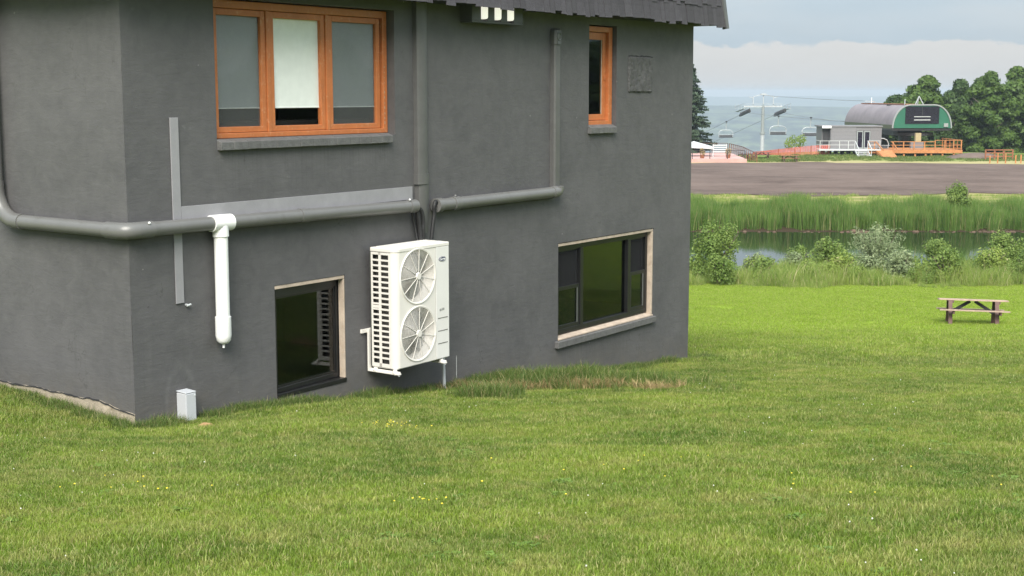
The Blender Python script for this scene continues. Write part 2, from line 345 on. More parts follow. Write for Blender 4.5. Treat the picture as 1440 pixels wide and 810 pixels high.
# ------------------------------------------------------------------ builders
class MB:
    def __init__(s, origin=(0, 0, 0)): s.v = []; s.f = []; s.o = Vector(origin)
    def add(s, vs, fs):
        k = len(s.v); s.v += [tuple(Vector(v) - s.o) for v in vs]; s.f += [tuple(i + k for i in f) for f in fs]; return s
    def box(s, a, b):
        (x0, y0, z0), (x1, y1, z1) = [min(p, q) for p, q in zip(a, b)], [max(p, q) for p, q in zip(a, b)]
        vs = [(x, y, z) for x in (x0, x1) for y in (y0, y1) for z in (z0, z1)]
        return s.add(vs, [(0, 1, 3, 2), (4, 6, 7, 5), (0, 4, 5, 1), (2, 3, 7, 6), (0, 2, 6, 4), (1, 5, 7, 3)])
    def beam(s, p, q, w, h=None, up=(0, 0, 1)):
        h = h or w; p = Vector(p); q = Vector(q); d = (q - p).normalized(); u = Vector(up)
        if abs(d.dot(u)) > .97: u = Vector((0, 1, 0))
        r = d.cross(u).normalized(); u = r.cross(d).normalized()
        vs = [e + r * (i * w / 2) + u * (j * h / 2) for e in (p, q) for i, j in ((-1, -1), (1, -1), (1, 1), (-1, 1))]
        return s.add(vs, [(0, 3, 2, 1), (4, 5, 6, 7), (0, 1, 5, 4), (1, 2, 6, 5), (2, 3, 7, 6), (3, 0, 4, 7)])
    def tube(s, pts, r, n=12, cap=True):
        pts = [Vector(p) for p in pts]; rs = r if isinstance(r, (list, tuple)) else [r] * len(pts)
        d0 = (pts[1] - pts[0]).normalized(); u = Vector((0, 0, 1)) if abs(d0.z) < .9 else Vector((1, 0, 0))
        rings = []
        for i, p in enumerate(pts):
            a = pts[max(i - 1, 0)]; b = pts[min(i + 1, len(pts) - 1)]; d = (b - a).normalized()
            x = d.cross(u).normalized(); u = x.cross(d).normalized()
            rings.append([p + (x * math.cos(2 * math.pi * k / n) + u * math.sin(2 * math.pi * k / n)) * rs[i] for k in range(n)])
        vs = [v for rg in rings for v in rg]; fs = []
        for i in range(len(pts) - 1):
            for k in range(n):
                k2 = (k + 1) % n; fs.append((i * n + k, i * n + k2, (i + 1) * n + k2, (i + 1) * n + k))
        if cap: fs += [tuple(range(n - 1, -1, -1)), tuple((len(pts) - 1) * n + k for k in range(n))]
        return s.add(vs, fs)
    def torus(s, c, R_, r, n=40, m=5, axis='y'):
        c = Vector(c); vs = []; fs = []
        for i in range(n):
            a = 2 * math.pi * i / n
            for j in range(m):
                b = 2 * math.pi * j / m; q = R_ + r * math.cos(b)
                vs.append(c + Vector((q * math.cos(a), r * math.sin(b), q * math.sin(a))))
        for i in range(n):
            for j in range(m): fs.append((i * m + j, ((i + 1) % n) * m + j, ((i + 1) % n) * m + (j + 1) % m, i * m + (j + 1) % m))
        return s.add(vs, fs)
    def prism(s, poly, vec):
        vec = Vector(vec); n = len(poly); vs = [Vector(p) for p in poly] + [Vector(p) + vec for p in poly]
        return s.add(vs, [tuple(range(n - 1, -1, -1)), tuple(range(n, 2 * n))] + [(i, (i + 1) % n, n + (i + 1) % n, n + i) for i in range(n)])
    def ball(s, c, r, n=8, m=5, sq=(1, 1, 1)):
        c = Vector(c); vs = []; fs = []
        for i in range(m + 1):
            a = math.pi * i / m
            for j in range(n):
                b = 2 * math.pi * j / n; vs.append(c + Vector((r * sq[0] * math.sin(a) * math.cos(b), r * sq[1] * math.sin(a) * math.sin(b), r * sq[2] * math.cos(a))))
        for i in range(m):
            for j in range(n): fs.append((i * n + j, i * n + (j + 1) % n, (i + 1) * n + (j + 1) % n, (i + 1) * n + j))
        return s.add(vs, fs)
    def mesh(s, name, smooth=False):
        me = bpy.data.meshes.new(name); me.from_pydata(s.v, [], s.f); me.validate()
        bm = bmesh.new(); bm.from_mesh(me); bmesh.ops.recalc_face_normals(bm, faces=bm.faces); bm.to_mesh(me); bm.free()
        if smooth: me.polygons.foreach_set('use_smooth', [True] * len(me.polygons))
        return me
    def build(s, name, mat, parent=None, loc=(0, 0, 0), rotz=0, bev=0, smooth=False, label=None):
        me = s.mesh(name, smooth); me.materials.append(mat)
        return link(name, me, parent, loc, rotz, bev, label, smooth)
def link(name, me, parent=None, loc=(0, 0, 0), rotz=0, bev=0, label=None, smooth=False):
    o = bpy.data.objects.new(name, me); COL.objects.link(o); o.parent = parent; o.location = loc; o.rotation_euler = (0, 0, rotz)
    if bev:
        b = o.modifiers.new('bevel', 'BEVEL'); b.width = bev; b.segments = 2; b.limit_method = 'ANGLE'; b.angle_limit = R(40)
    if smooth:
        for p in me.polygons: p.use_smooth = True
        md = o.modifiers.new('edge', 'EDGE_SPLIT'); md.split_angle = R(42)
    if label: o['label'] = label
    return o
def tag(o, label, cat, group=None, kind=None):
    o['label'] = label; o['category'] = cat
    if group: o['group'] = group
    if kind: o['kind'] = kind
    return o
def struct(o, kind='structure', label=None):
    o['kind'] = kind
    if label: o['label'] = label
    return o
def thing(name, label, cat, loc=(0, 0, 0), rotz=0, group=None):
    o = bpy.data.objects.new(name, None); COL.objects.link(o); o.empty_display_size = .2
    o.location = loc; o.rotation_euler = (0, 0, rotz); return tag(o, label, cat, group)
def dup(root, loc, rotz, label, scale=None):
    def cp(o, par):
        c = o.copy(); COL.objects.link(c); c.parent = par
        for ch in list(kids.get(o, ())): cp(ch, c)
        return c
    kids = {}
    for o in list(COL.objects):
        if o.parent: kids.setdefault(o.parent, []).append(o)
    r = cp(root, None); r.location = loc; r.rotation_euler = (0, 0, rotz); r['label'] = label
    if scale: r.scale = scale
    return r
def np_mesh(name, V, F_sizes_idx, mats, rnd_face=None, hgt=None):
    """V (n,3) ; F list of (faces array (k,m))"""
    me = bpy.data.meshes.new(name)
    loops = np.concatenate([f.ravel() for f in F_sizes_idx]); sizes = np.concatenate([np.full(len(f), f.shape[1]) for f in F_sizes_idx])
    starts = np.concatenate([[0], np.cumsum(sizes)[:-1]])
    me.vertices.add(len(V)); me.vertices.foreach_set('co', V.astype(np.float32).ravel())
    me.loops.add(len(loops)); me.loops.foreach_set('vertex_index', loops.astype(np.int32))
    me.polygons.add(len(sizes)); me.polygons.foreach_set('loop_start', starts.astype(np.int32)); me.polygons.foreach_set('loop_total', sizes.astype(np.int32))
    me.update(calc_edges=True)
    if rnd_face is not None:
        a = me.attributes.new('rnd', 'FLOAT', 'FACE'); a.data.foreach_set('value', rnd_face.astype(np.float32))
    if hgt is not None:
        a = me.attributes.new('hgt', 'FLOAT', 'POINT'); a.data.foreach_set('value', hgt.astype(np.float32))
    me.materials.append(mats); return me

# ------------------------------------------------------------------ terrain heights (world z; the eye is at z = 3)
PY = np.array([-60, 0, 6, 12, 24, 36, 48, 50, 54, 57, 58.5, 77.5, 78.8, 80, 86, 102, 158, 164, 172, 186, 215, 400, 1200], float)
PZ = np.array([4.5, -1.6, -2.27, -2.95, -4.56, -6.2, -6.89, -7.02, -7.45, -7.9, -8.5, -8.6, -8.0, -7.92, -7.65, -7.52, -8.05, -7.85, -7.75, -8.0, -14, -55, -152], float) + 3
def gz(x, y):
    x = np.asarray(x, float); y = np.asarray(y, float)
    z = np.interp(y, PY, PZ); z = .5 * z + .25 * np.interp(y - .9, PY, PZ) + .25 * np.interp(y + .9, PY, PZ)
    z = z + .12 * np.clip(-(x + 3.4), 0, 5) * np.clip((y - 8) / 4, 0, 1) * np.clip((40 - y) / 15, 0, 1)
    z = z - .075 * np.exp(-((x + 2.85) / .8) ** 2 - ((y - 11.85) / .75) ** 2)
    w = np.clip((50 - y) / 8, 0, 1)
    z = z + w * (.025 * np.sin(x * 1.3 + 1.1 * np.sin(y * .7)) * np.sin(y * .9 + .5) + .012 * np.sin(x * 3.1 + y * 1.7) * np.sin(y * 2.3 - x))
    z = z + .10 * np.exp(-((x - .75) / 1.1) ** 2 - ((y - (16.1 - .25 * (x - .5))) / .5) ** 2)
    k = np.clip((y - 158) / 8, 0, 1) * np.clip((200 - y) / 10, 0, 1)
    z = z - .35 * k * np.clip((36 - x) / 8, 0, 1) + .1 * k * np.sin(x * .35)
    return z
def lines(*segs):
    out = []
    for a, b, st in segs: out += list(np.arange(a, b, st))
    return np.array(out + [segs[-1][1]])
gx = lines((-260, -60, 20), (-60, -16, 4), (-16, -8, 1), (-8, 20, .35), (20, 44, 1), (44, 120, 3), (120, 420, 25))
gy = lines((-60, -6, 3), (-6, 5, 1), (5, 26, .3), (26, 58, .6), (58, 84, .5), (84, 100, 2), (100, 220, 4), (220, 1200, 40))
def sheet(name, gx, gy, zf, mat):
    X, Y = np.meshgrid(gx, gy); Z = zf(X, Y)
    V = np.stack([X, Y, Z], -1).reshape(-1, 3); nx = len(gx); ny = len(gy)
    i = np.arange((ny - 1) * nx).reshape(ny - 1, nx)[:, :-1].ravel()
    me = np_mesh(name, V, [np.stack([i, i + 1, i + nx + 1, i + nx], 1)], mat)
    me.polygons.foreach_set('use_smooth', [True] * len(me.polygons))
    return link(name, me)
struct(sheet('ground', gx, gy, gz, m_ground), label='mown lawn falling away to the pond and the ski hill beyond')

# gravel lot: own sheet with a ragged outline
def lot():
    V = []; F = []; xs = np.arange(-40, 120.1, 2.)
    k = 24
    for x in xs:
        a = 101.5 + 1.6 * math.sin(x * .21) + .9 * math.sin(x * .77 + 1) + .5 * math.sin(x * 2.1)
        b = 157.5 + 1.2 * math.sin(x * .17 + 2) + .7 * math.sin(x * .6) - (max(0, x - 50) * .45 if x < 66 else 7)
        for j in range(k + 1):
            y = a + (b - a) * j / k; V.append((x, y, float(gz(x, y)) + .03))
    n = k + 1
    for i in range(len(xs) - 1):
        for j in range(k): F.append((i * n + j, (i + 1) * n + j, (i + 1) * n + j + 1, i * n + j + 1))
    mb = MB(); mb.add(V, F); return mb.build('gravel_lot', m_gravel)
struct(lot(), label='bare brown gravel lot beyond the reeds')
mb = MB(); mb.add([(-60, 55, -5.03), (90, 55, -5.03), (90, 80.5, -5.03), (-60, 80.5, -5.03)], [(0, 1, 2, 3)])
struct(mb.build('pond_water', m_pond), label='still pond reflecting reeds and pale sky')

# distance: valley, lake, hills
def ridge(name, y0, y1, x0, x1, zb, top, seed, mat, nx=90, ny=10, amp=8):
    V = []; F = []
    for i in range(nx + 1):
        x = x0 + (x1 - x0) * i / nx
        h = top + amp * (mnoise.noise(Vector((x * .0011, seed, 0))) * 1.6 + .6 * mnoise.noise(Vector((x * .005, seed, 3))))
        for j in range(ny + 1):
            t = j / ny; y = y0 + (y1 - y0) * t + 120 * mnoise.noise(Vector((x * .002, t * 3, seed)))
            z = zb + (h - zb) * (math.sin(t * math.pi / 2) ** .8) + (10 * mnoise.noise(Vector((x * .004, t * 6, seed + 5))) if 0 < j < ny else 0)
            V.append((x, y, z))
        V.append((x, y1 + 300, zb))
    n = ny + 2
    for i in range(nx):
        for j in range(ny + 1): F.append((i * n + j, (i + 1) * n + j, (i + 1) * n + j + 1, i * n + j + 1))
    mb = MB(); mb.add(V, F); return mb.build(name, mat, smooth=False)
mb = MB(); mb.add([(-3500, 1150, -150), (5500, 1150, -150), (5500, 3900, -150), (-3500, 3900, -150)], [(0, 1, 2, 3)])
struct(mb.build('lake', m_lake), label='pale lake in the valley below the hills')
struct(ridge('hills', 3650, 5000, -3000, 5000, -152, -43, 1.3, m_hill), label='hazy blue wooded hillside beyond the valley')
struct(ridge('far_hills', 6800, 8200, -4000, 6500, -152, -20, 5.1, m_hill2, amp=7), label='fainter ridge behind the nearer hillside')

# ------------------------------------------------------------------ house (local frame: x along the long wall, -y out of it, z up)
HC = Vector((-3.389, 12.0, 0)); HR = R(54.7)
def hw(x, y, z): return HC + Matrix.Rotation(HR, 3, 'Z') @ Vector((x, y, z))
LN, DP, EV = 10.53, 9.0, 3.97
house = thing('house', 'dark grey stuccoed two-storey house with orange window frames and shingled mansard eave', 'house', HC, HR)
holes = [(1.075, 3.66, 2.545, 3.875), (7.62, 8.325, 2.55, 3.885), (1.775, 2.81, -.02, 1.095), (6.905, 9.415, -.265, 1.06)]
def panel(u0, u1, z0, z1, holes, mp, step=.09, amp=.0035, seed=0, bottom=None):
    us = sorted(set([u0, u1] + [h for q in holes for h in q[:2]])); zs = sorted(set([z0, z1] + [h for q in holes for h in q[2:]]))
    def fill(a):
        out = []
        for p, q in zip(a, a[1:]):
            n = max(1, round((q - p) / step)); out += [p + (q - p) * i / n for i in range(n)]
        return out + [a[-1]]
    us = fill(us); zs = fill(zs); V = []; F = []; idx = {}
    def inh(u, z): return any(q[0] < u < q[1] and q[2] < z < q[3] for q in holes)
    for i, u in enumerate(us):
        for j, z in enumerate(zs):
            e = amp * (mnoise.noise(Vector((u * 1.7, z * 1.7, seed))) + .6 * mnoise.noise(Vector((u * 6, z * 8, seed + 2))))
            if j == 0 and bottom: z = bottom(u)
            idx[i, j] = len(V); V.append(mp(u, z, e))
    for i in range(len(us) - 1):
        for j in range(len(zs) - 1):
            if not inh((us[i] + us[i + 1]) / 2, (zs[j] + zs[j + 1]) / 2): F.append((idx[i, j], idx[i + 1, j], idx[i + 1, j + 1], idx[i, j + 1]))
    return V, F
mb = MB()
V, F = panel(0, LN, -1.7, EV + .15, holes, lambda u, z, e: (u, -e, z)); mb.add(V, F)
for a, b, c, d in holes:       # reveals
    D = .215
    mb.add([(a, 0, c), (a, D, c), (a, D, d), (a, 0, d)], [(0, 1, 2, 3)]); mb.add([(b, 0, c), (b, 0, d), (b, D, d), (b, D, c)], [(0, 1, 2, 3)])
    mb.add([(a, 0, c), (b, 0, c), (b, D, c), (a, D, c)], [(0, 1, 2, 3)]); mb.add([(a, 0, d), (a, D, d), (b, D, d), (b, 0, d)], [(0, 1, 2, 3)])
wf = mb.build('wall', m_stucco, house, smooth=True, label='long stuccoed wall with two storeys of windows')
def lb(v): return (.125 + .072 * min(1, v / .6)) + .022 * mnoise.noise(Vector((v * 3.1, 2, 0))) + .012 * mnoise.noise(Vector((v * 13, 7, 0)))
V, F = panel(0, DP, .27, EV + .15, [], lambda u, z, e: (-e, u, z), bottom=lb, seed=9)
mb = MB(); mb.add(V, F)
mb.build('wall', m_stucco, house, smooth=True, label='blank stuccoed end wall around the near corner')
mb = MB(); mb.box((.012, DP, -1.7), (LN, DP - .02, EV + .15)); mb.box((LN - .02, .02, -1.7), (LN, DP - .03, EV + .15)); mb.build('wall', m_stucco, house)
# rough concrete footing showing under the end wall's stucco
mb = MB(); V = []; F = []
vs = np.arange(.0, DP, .045)
for v in vs:
    v = float(v); t = lb(v) + .012; j = .006 * mnoise.noise(Vector((v * 8, 0, 0)))
    V += [(.02, v, t + .005), (-.004 - j, v, t - .012 + j), (-.012 + j, v, -.4)]
for i in range(len(vs) - 1):
    for k in range(2): F.append((i * 3 + k, i * 3 + k + 1, i * 3 + k + 4, i * 3 + k + 3))
mb.add(V, F); mb.build('foundation', m_found, house, label='pale rough concrete footing exposed under the end wall')
mb = MB(); V = []; F = []
for i, v in enumerate(vs):
    v = float(v); k = .5 + mnoise.noise(Vector((v * 6, 3, 1))); w = max(.0008, .013 * k); t = lb(v) + .001
    V += [(-.0105, v, t + w), (-.0125, v, t - .006)]
    if i: F.append((2 * i - 2, 2 * i - 1, 2 * i + 1, 2 * i))
mb.add(V, F); mb.build('crack', m_soffit, house, label='dark broken edge where the stucco stops above the footing')
# interior
mb = MB(); mb.box((.05, .25, -.36), (LN - .05, 6, -.3)); mb.box((.05, .22, 1.7), (LN - .05, 6, 1.85)); mb.build('floor', m_insidedark, house)
mb = MB(); mb.box((.05, 3.2, -.3), (LN - .05, 3.3, 4.0)); mb.box((5.1, .225, -.3), (5.18, 3.2, 4.0)); mb.build('partition', m_inside, house)
mb = MB(); mb.box((1.15, .32, 2.5), (3.6, .75, 2.72)); mb.build('counter', m_insidedark, house)
# recessed plastered-over opening
mb = MB(); V = []; F = []; nu, nz = 30, 22
for i in range(nu + 1):
    for j in range(nz + 1):
        u = 8.63 + .67 * i / nu; z = 2.995 + .505 * j / nz; e = .022 + .014 * mnoise.noise(Vector((u * 13, z * 5 + u * 6, 3))) + .006 * mnoise.noise(Vector((u * 30, z * 30, 1)))
        ed = i in (0, nu) or j in (0, nz)
        V.append((u + (.008 * rnd.uniform(-1, 1) if ed else 0), -(.0 if ed else e), z + (.008 * rnd.uniform(-1, 1) if ed else 0)))
for i in range(nu):
    for j in range(nz): a = i * (nz + 1) + j; F.append((a, a + nz + 1, a + nz + 2, a + 1))
m_patch = M('rough_patch_plaster', (.082, .08, .081), .75, .3, 14, 1., 30); mb.add(V, F); mb.build('wall_patch', m_patch, house, label='square patch of rough plaster filling an old opening')
mb = MB()
for p in range(10): u = 8.64 + p * .066; mb.beam((u, -.004, 3.498 + rnd.uniform(-.005, .009)), (u + .07, -.004, 3.498 + rnd.uniform(-.005, .009)), .012, .010)
mb.build('patch_edge', m_soffit, house)

# --- windows
def rect_frame(mb, u0, u1, z0, z1, w, y0, y1, wt=None, wb=None):
    wt = wt or w; wb = wb or w
    mb.box((u0, y0, z0), (u0 + w, y1, z1)); mb.box((u1 - w, y0, z0), (u1, y1, z1))
    mb.box((u0 + w, y0, z1 - wt), (u1 - w, y1, z1)); mb.box((u0 + w, y0, z0), (u1 - w, y1, z0 + wb))
fr = MB(); rect_frame(fr, 1.083, 3.652, 2.565, 3.865, .07, .098, .19, .075, .05)
fr.box((1.876 - .024, .104, 2.615), (1.876 + .024, .19, 3.79)); fr.box((2.721 - .024, .104, 2.615), (2.721 + .024, .19, 3.79))
win = fr.build('window', m_orange, house, bev=.006, label='wide three-sash window with orange frame')
for i, (a, b) in enumerate(((1.158, 1.848), (1.904, 2.693), (2.749, 3.555))):
    q = MB(); rect_frame(q, a, b, 2.618, 3.786, .06, .118, .175, .06, .055); q.build('sash', m_orange, win, bev=.005)
    q = MB(); q.box((a + .057, .144, 2.67), (b - .057, .150, 3.73)); q.build('pane', m_pane, win)
    q = MB(); q.box((a + .058, .158, 2.85), (b - .058, .161, 3.735)); q.tube([(a + .058, .1595, 2.85), (b - .058, .1595, 2.85)], .007, 8)
    q.build('roller_shade', m_shade, win)
    q = MB(); q.box((a + .0565, .1515, 2.67), (b - .0565, .1535, 3.735))
    if i != 1: q.build('insect_screen', m_greyscreen, win)
q = MB()
for z in np.arange(2.66, 3.3, .055): q.box((3.60, .095, z), (3.606, .0985, z + .03 * rnd.random()))
q.build('paint_chips', m_cream, win)['kind'] = 'stuff'
def sill(u0, u1, z0, z1, out, n, mat, slope=.03):
    root = MB(); root.prism([(u0 + .004, .06, z0 + .01), (u0 + .004, -out + .02, z0 + .01), (u0 + .004, -out + .02, z1 - .014), (u0 + .004, .06, z1 + slope - .008)], (u1 - u0 - .008, 0, 0))
    r = root.build('window_sill', mat, house)
    w = (u1 - u0) / n; cuts = [u0] + [u0 + w * i + rnd.uniform(-.03, .03) * (n > 3) for i in range(1, n)] + [u1]
    for a, b in zip(cuts, cuts[1:]):
        dz = rnd.uniform(-.002, .002); do = rnd.uniform(-.003, .003)
        q = MB(); q.prism([(a + .001, .02, z0 + dz), (a + .001, -out + do, z0 + dz), (a + .001, -out + do, z1 + dz - .004), (a + .001, .02, z1 + dz + slope * .8)], (b - a - .002, 0, 0))
        q.build('brick', mat, r, bev=.005)
sill(1.075, 3.56, 2.462, 2.543, .055, 14, m_brickpaint)
sill(7.60, 8.265, 2.456, 2.54, .055, 3, m_brickpaint, .04)
# narrow window
fr = MB(); fr.box((7.63, .062, 2.56), (7.68, .17, 3.87)); fr.box((8.225, .062, 2.56), (8.315, .17, 3.87)); fr.box((7.68, .062, 3.80), (8.225, .17, 3.87)); fr.box((7.68, .062, 2.56), (8.225, .17, 2.625))
win = fr.build('window', m_orange, house, bev=.006, label='narrow tall window with orange frame')
q = MB(); q.box((7.685, .11, 2.63), (7.73, .16, 3.795)); q.box((8.14, .11, 2.63), (8.22, .16, 3.795)); q.box((7.73, .11, 3.70), (8.14, .16, 3.795)); q.box((7.73, .11, 2.63), (8.14, .16, 2.71)); q.build('sash', m_orange, win, bev=.005)
q = MB(); q.box((7.725, .13, 2.70), (8.145, .136, 3.71)); q.build('pane', m_panedark, win)
q = MB(); q.box((8.128, .122, 2.71), (8.139, .129, 3.70)); q.build('glazing_bead', m_cream, win)
q = MB(); q.box((8.17, .096, 3.16), (8.195, .109, 3.22)); q.build('latch', m_orange, win, bev=.004)
# lower small window (black frame with raw wood trim; the unit sits slightly askew in its opening)
WO = (1.782, .014, 0)
fr = MB(WO); fr.box((1.784, .016, -.005), (1.804, .10, 1.05)); fr.box((2.755, .016, -.005), (2.80, .10, 1.05)); fr.box((1.804, .016, .975), (2.755, .10, 1.05)); fr.box((1.804, .016, -.005), (2.755, .10, .045))
win = fr.build('window', m_black, house, WO, R(4), bev=.004, label='small black-framed cellar window with bare wood trim')
q = MB(WO); rect_frame(q, 1.805, 2.754, .046, .974, .022, .03, .085); q.build('sash', m_black, win)
q = MB(WO); q.box((1.825, .036, .066), (2.734, .042, .955)); q.build('pane', m_panedark, win)
q = MB(); q.box((1.78, .004, 1.055), (2.805, .076, 1.09)); q.box((2.785, .004, -.015), (2.806, .076, 1.054)); q.build('trim', m_cream, house, bev=.004)
q = MB(); q.box((1.778, -.008, -.055), (2.806, .076, -.008)); q.build('window_ledge', m_black, house, bev=.004)
# lower big window
fr = MB(); rect_frame(fr, 6.93, 9.36, -.165, 1.0, .055, .07, .15, .06, .06)
for a, b in ((7.545, 7.62), (8.80, 8.875)): fr.box((a, .063, -.105), (b, .15, .94))
win = fr.build('window', m_black, house, bev=.004, label='wide black-framed window with a fixed centre pane and side sashes')
q = MB(); q.box((7.62, .115, -.105), (8.80, .121, .94)); q.build('pane', m_panedark, win, label='large centre pane reflecting the lawn')
for a, b in ((6.985, 7.545), (8.875, 9.305)):
    m_ = .44
    q = MB(); rect_frame(q, a, b, m_ - .02, .94, .04, .10, .145); q.build('sash', m_black, win, bev=.003)
    q = MB(); rect_frame(q, a, b, -.105, m_ + .02, .05, .075, .099); q.build('sash', m_black, win, bev=.003)
    q = MB(); q.box((a + .035, .12, m_ + .015), (b - .035, .126, .905)); q.build('pane', m_panedark, win)
    q = MB(); q.box((a + .045, .085, -.06), (b - .045, .091, m_ - .025)); q.build('pane', m_panedark, win)
    q = MB(); q.box((a + .03, .098, -.08), (b - .03, .0995, .92)); q.build('insect_screen', m_blackscreen, win)
    q = MB(); q.box((b - .075, .0665, -.06), (b - .058, .0735, m_ - .03)); q.build('track', m_trim, win)
q = MB(); q.box((6.91, .01, 1.012), (9.412, .07, 1.05)); q.box((9.372, .004, -.20), (9.408, .15, 1.01)); q.prism([(6.91, .15, -.17), (6.91, -.012, -.205), (6.91, -.012, -.225), (6.91, .15, -.225)], (2.498, 0, 0))
q.build('trim', m_cream, win, bev=.004)
sill(6.83, 9.43, -.315, -.226, .06, 4, m_brickpaint, .0)

# --- mansard roof with split shakes
OH = .34; K = .11
def rp(u, o, z):  # roof face point: o = 0 on the face
    return (u, -(OH - K * (z - 3.955)) - o, z)
mb = MB(); zt = 6.4; z0 = 4.0
def ring(z, inset): k = OH - K * (z - 3.955) - inset; return [(-k, -k, z), (LN + k, -k, z), (LN + k, DP + k, z), (-k, DP + k, z)]
mb.add(ring(z0, .02) + ring(zt, .02), [(0, 1, 5, 4), (1, 2, 6, 5), (2, 3, 7, 6), (3, 0, 4, 7), (4, 5, 6, 7)])
roof = mb.build('roof', m_soffit, house, label='dark shingled mansard roof edge')
mb = MB(); k = OH - .02
mb.box((-k, -k, 3.985), (LN + k, .002, 4.0)); mb.box((-k, .002, 3.985), (.002, DP, 4.0)); mb.box((LN - .002, .002, 3.985), (LN + k, DP, 4.0)); mb.build('soffit', m_soffit, roof)
variants = []
for i in range(6):
    w = (.105, .125, .14, .155, .17, .19)[i]; q = MB(); L = .40; lip = rnd.uniform(-.006, .006)
    q.add([(0, -.020, 0), (w, -.020, lip), (w, -.002, lip), (0, -.002, 0), (0, -.004 + K * L, L), (w, -.004 + K * L, L), (w, .006 + K * L, L), (0, .006 + K * L, L)],
          [(0, 1, 5, 4), (0, 3, 2, 1), (0, 4, 7, 3), (1, 2, 6, 5), (4, 5, 6, 7), (2, 3, 7, 6)])
    me = q.mesh('shingle'); me.materials.append(m_shingle); variants.append((w, me))
count = 0
for row in range(3):
    z = 3.955 + .285 * row; u = -.3 + rnd.uniform(0, .1)
    while u < LN + OH - .13 - K * .28 * row and count < 290:
        w, me = rnd.choice(variants); o = bpy.data.objects.new('shingle', me); COL.objects.link(o); o.parent = roof
        zz_ = z + rnd.choice((-.012, 0, .0, .022, .032)) ; p = rp(u, .012 + rnd.uniform(0, .006), zz_); o.location = p; u += w + .004; count += 1
mb = MB()                       # the rows above and those of the other eaves, out of the photograph
rows_ = [(0, r_) for r_ in range(3, 8)] + [(1, r_) for r_ in range(8)]
for side, row in rows_:
    z = 3.955 + .285 * row; u = -.25; end = (LN if side == 0 else DP) + .25
    while u < end:
        w = rnd.uniform(.11, .19); zz_ = z + rnd.choice((-.01, 0, .02)); y = -(OH - K * (zz_ - 3.955)) - .014
        if side == 0: a = [(u, y - .018, zz_), (u + w, y - .018, zz_), (u + w, y + .045, zz_ + .36), (u, y + .045, zz_ + .36)]; n_ = (0, .012, 0)
        else: a = [(y - .018, u, zz_), (y - .018, u + w, zz_), (y + .045, u + w, zz_ + .36), (y + .045, u, zz_ + .36)]; n_ = (.012, 0, 0)
        mb.prism(a, n_); u += w + .004
o = mb.build('shingle_courses', m_shingle, roof); o['kind'] = 'stuff'
mb = MB()
for cx, cy, sx, sy in ((LN, 0, 1, -1), (0, 0, -1, -1)):
    a = (cx + sx * (OH + .012), cy + sy * (OH + .012), 3.935); k = OH - K * (zt - 3.955) + .012; b = (cx + sx * k, cy + sy * k, zt)
    mb.beam(a, b, .075, .075, (0, 1, 0))
mb.build('hip_trim', m_trim, roof)

# ------------------------------------------------------------------ things fixed to the house
def wall_thing(name, label, cat, o, group=None): return thing(name, label, cat, hw(*o), HR, group)
def part(mb, name, mat, root, **k): return mb.build(name, mat, root, **k)

# grey wall pipe wrapping the corner
O = (0, 0, 1.8); root = wall_thing('wall_pipe', 'long grey painted pipe running round the near corner of the house at mid height', 'pipe', O)
r = .066; q = MB(O)
q.tube([(.14, -.09, 1.797), (1.0, -.09, 1.79), (2.2, -.09, 1.777), (3.88, -.09, 1.755)], r, 20); part(q, 'pipe_run', m_pipe, root, smooth=True)
q = MB(O); q.tube([(-.09, .12, 1.797), (-.09, .8, 1.80), (-.09, 1.45, 1.803)], r, 20); part(q, 'pipe_run', m_pipe, root, smooth=True)
q = MB(O); el = [(-.09 + .0, .17, 1.797), (-.09, .06, 1.797), (-.085, -.01, 1.797), (-.065, -.06, 1.797), (-.02, -.088, 1.797), (.06, -.09, 1.797), (.19, -.09, 1.796)]
q.tube(el, r + .009, 20); part(q, 'corner_elbow', m_pipe, root, smooth=True)
q = MB(O); a = [(-.09, 1.40, 1.803), (-.09, 1.48, 1.803)] + [(-.09, 1.48 + .30 * math.sin(t), 1.803 + .30 * (1 - math.cos(t))) for t in np.linspace(.15, math.pi / 2, 9)] + [(-.09, 1.78, 2.17)]
q.tube(a, r + .008, 20); part(q, 'bend', m_pipe, root, smooth=True)
q = MB(O); q.tube([(-.09, 1.78, 2.12), (-.09, 1.78, 3.95)], r, 20); part(q, 'riser', m_pipe, root, smooth=True)
q = MB(O); q.tube([(2.05, -.09, 1.779), (2.18, -.09, 1.777)], r + .006, 20); q.tube([(3.76, -.09, 1.757), (3.88, -.09, 1.755)], r + .007, 20); part(q, 'coupling', m_pipe, root, smooth=True)
q = MB(O); q.ball((.115, -.15, 1.86), .012); q.ball((3.74, -.13, 1.835), .012); part(q, 'screw', m_white, root)

# white drain leg with tee
O = (1.01, -.1, 1.78); root = wall_thing('drain_pipe', 'white PVC drain pipe hanging from a tee on the grey wall pipe', 'pipe', O)
q = MB(O); q.tube([(.885, -.09, 1.791), (1.13, -.09, 1.788)], .079, 22); q.tube([(1.0, -.09, 1.77), (1.0, -.094, 1.66)], .077, 20); part(q, 'tee', m_pvc, root, smooth=True)
q = MB(O); q.tube([(1.0, -.094, 1.70), (.997, -.094, .85)], .066, 20); part(q, 'pipe_run', m_pvc, root, smooth=True)
q = MB(O); q.tube([(.997, -.094, .90), (.997, -.094, .72), (.997, -.094, .67), (.997, -.094, .645), (.997, -.094, .635)], [.076, .076, .066, .045, .01], 20); part(q, 'end_cap', m_pvc, root, smooth=True)
q = MB(O); q.tube([(.997, -.094, .64), (.99, -.097, .60)], .011, 8); part(q, 'nipple', m_white, root)

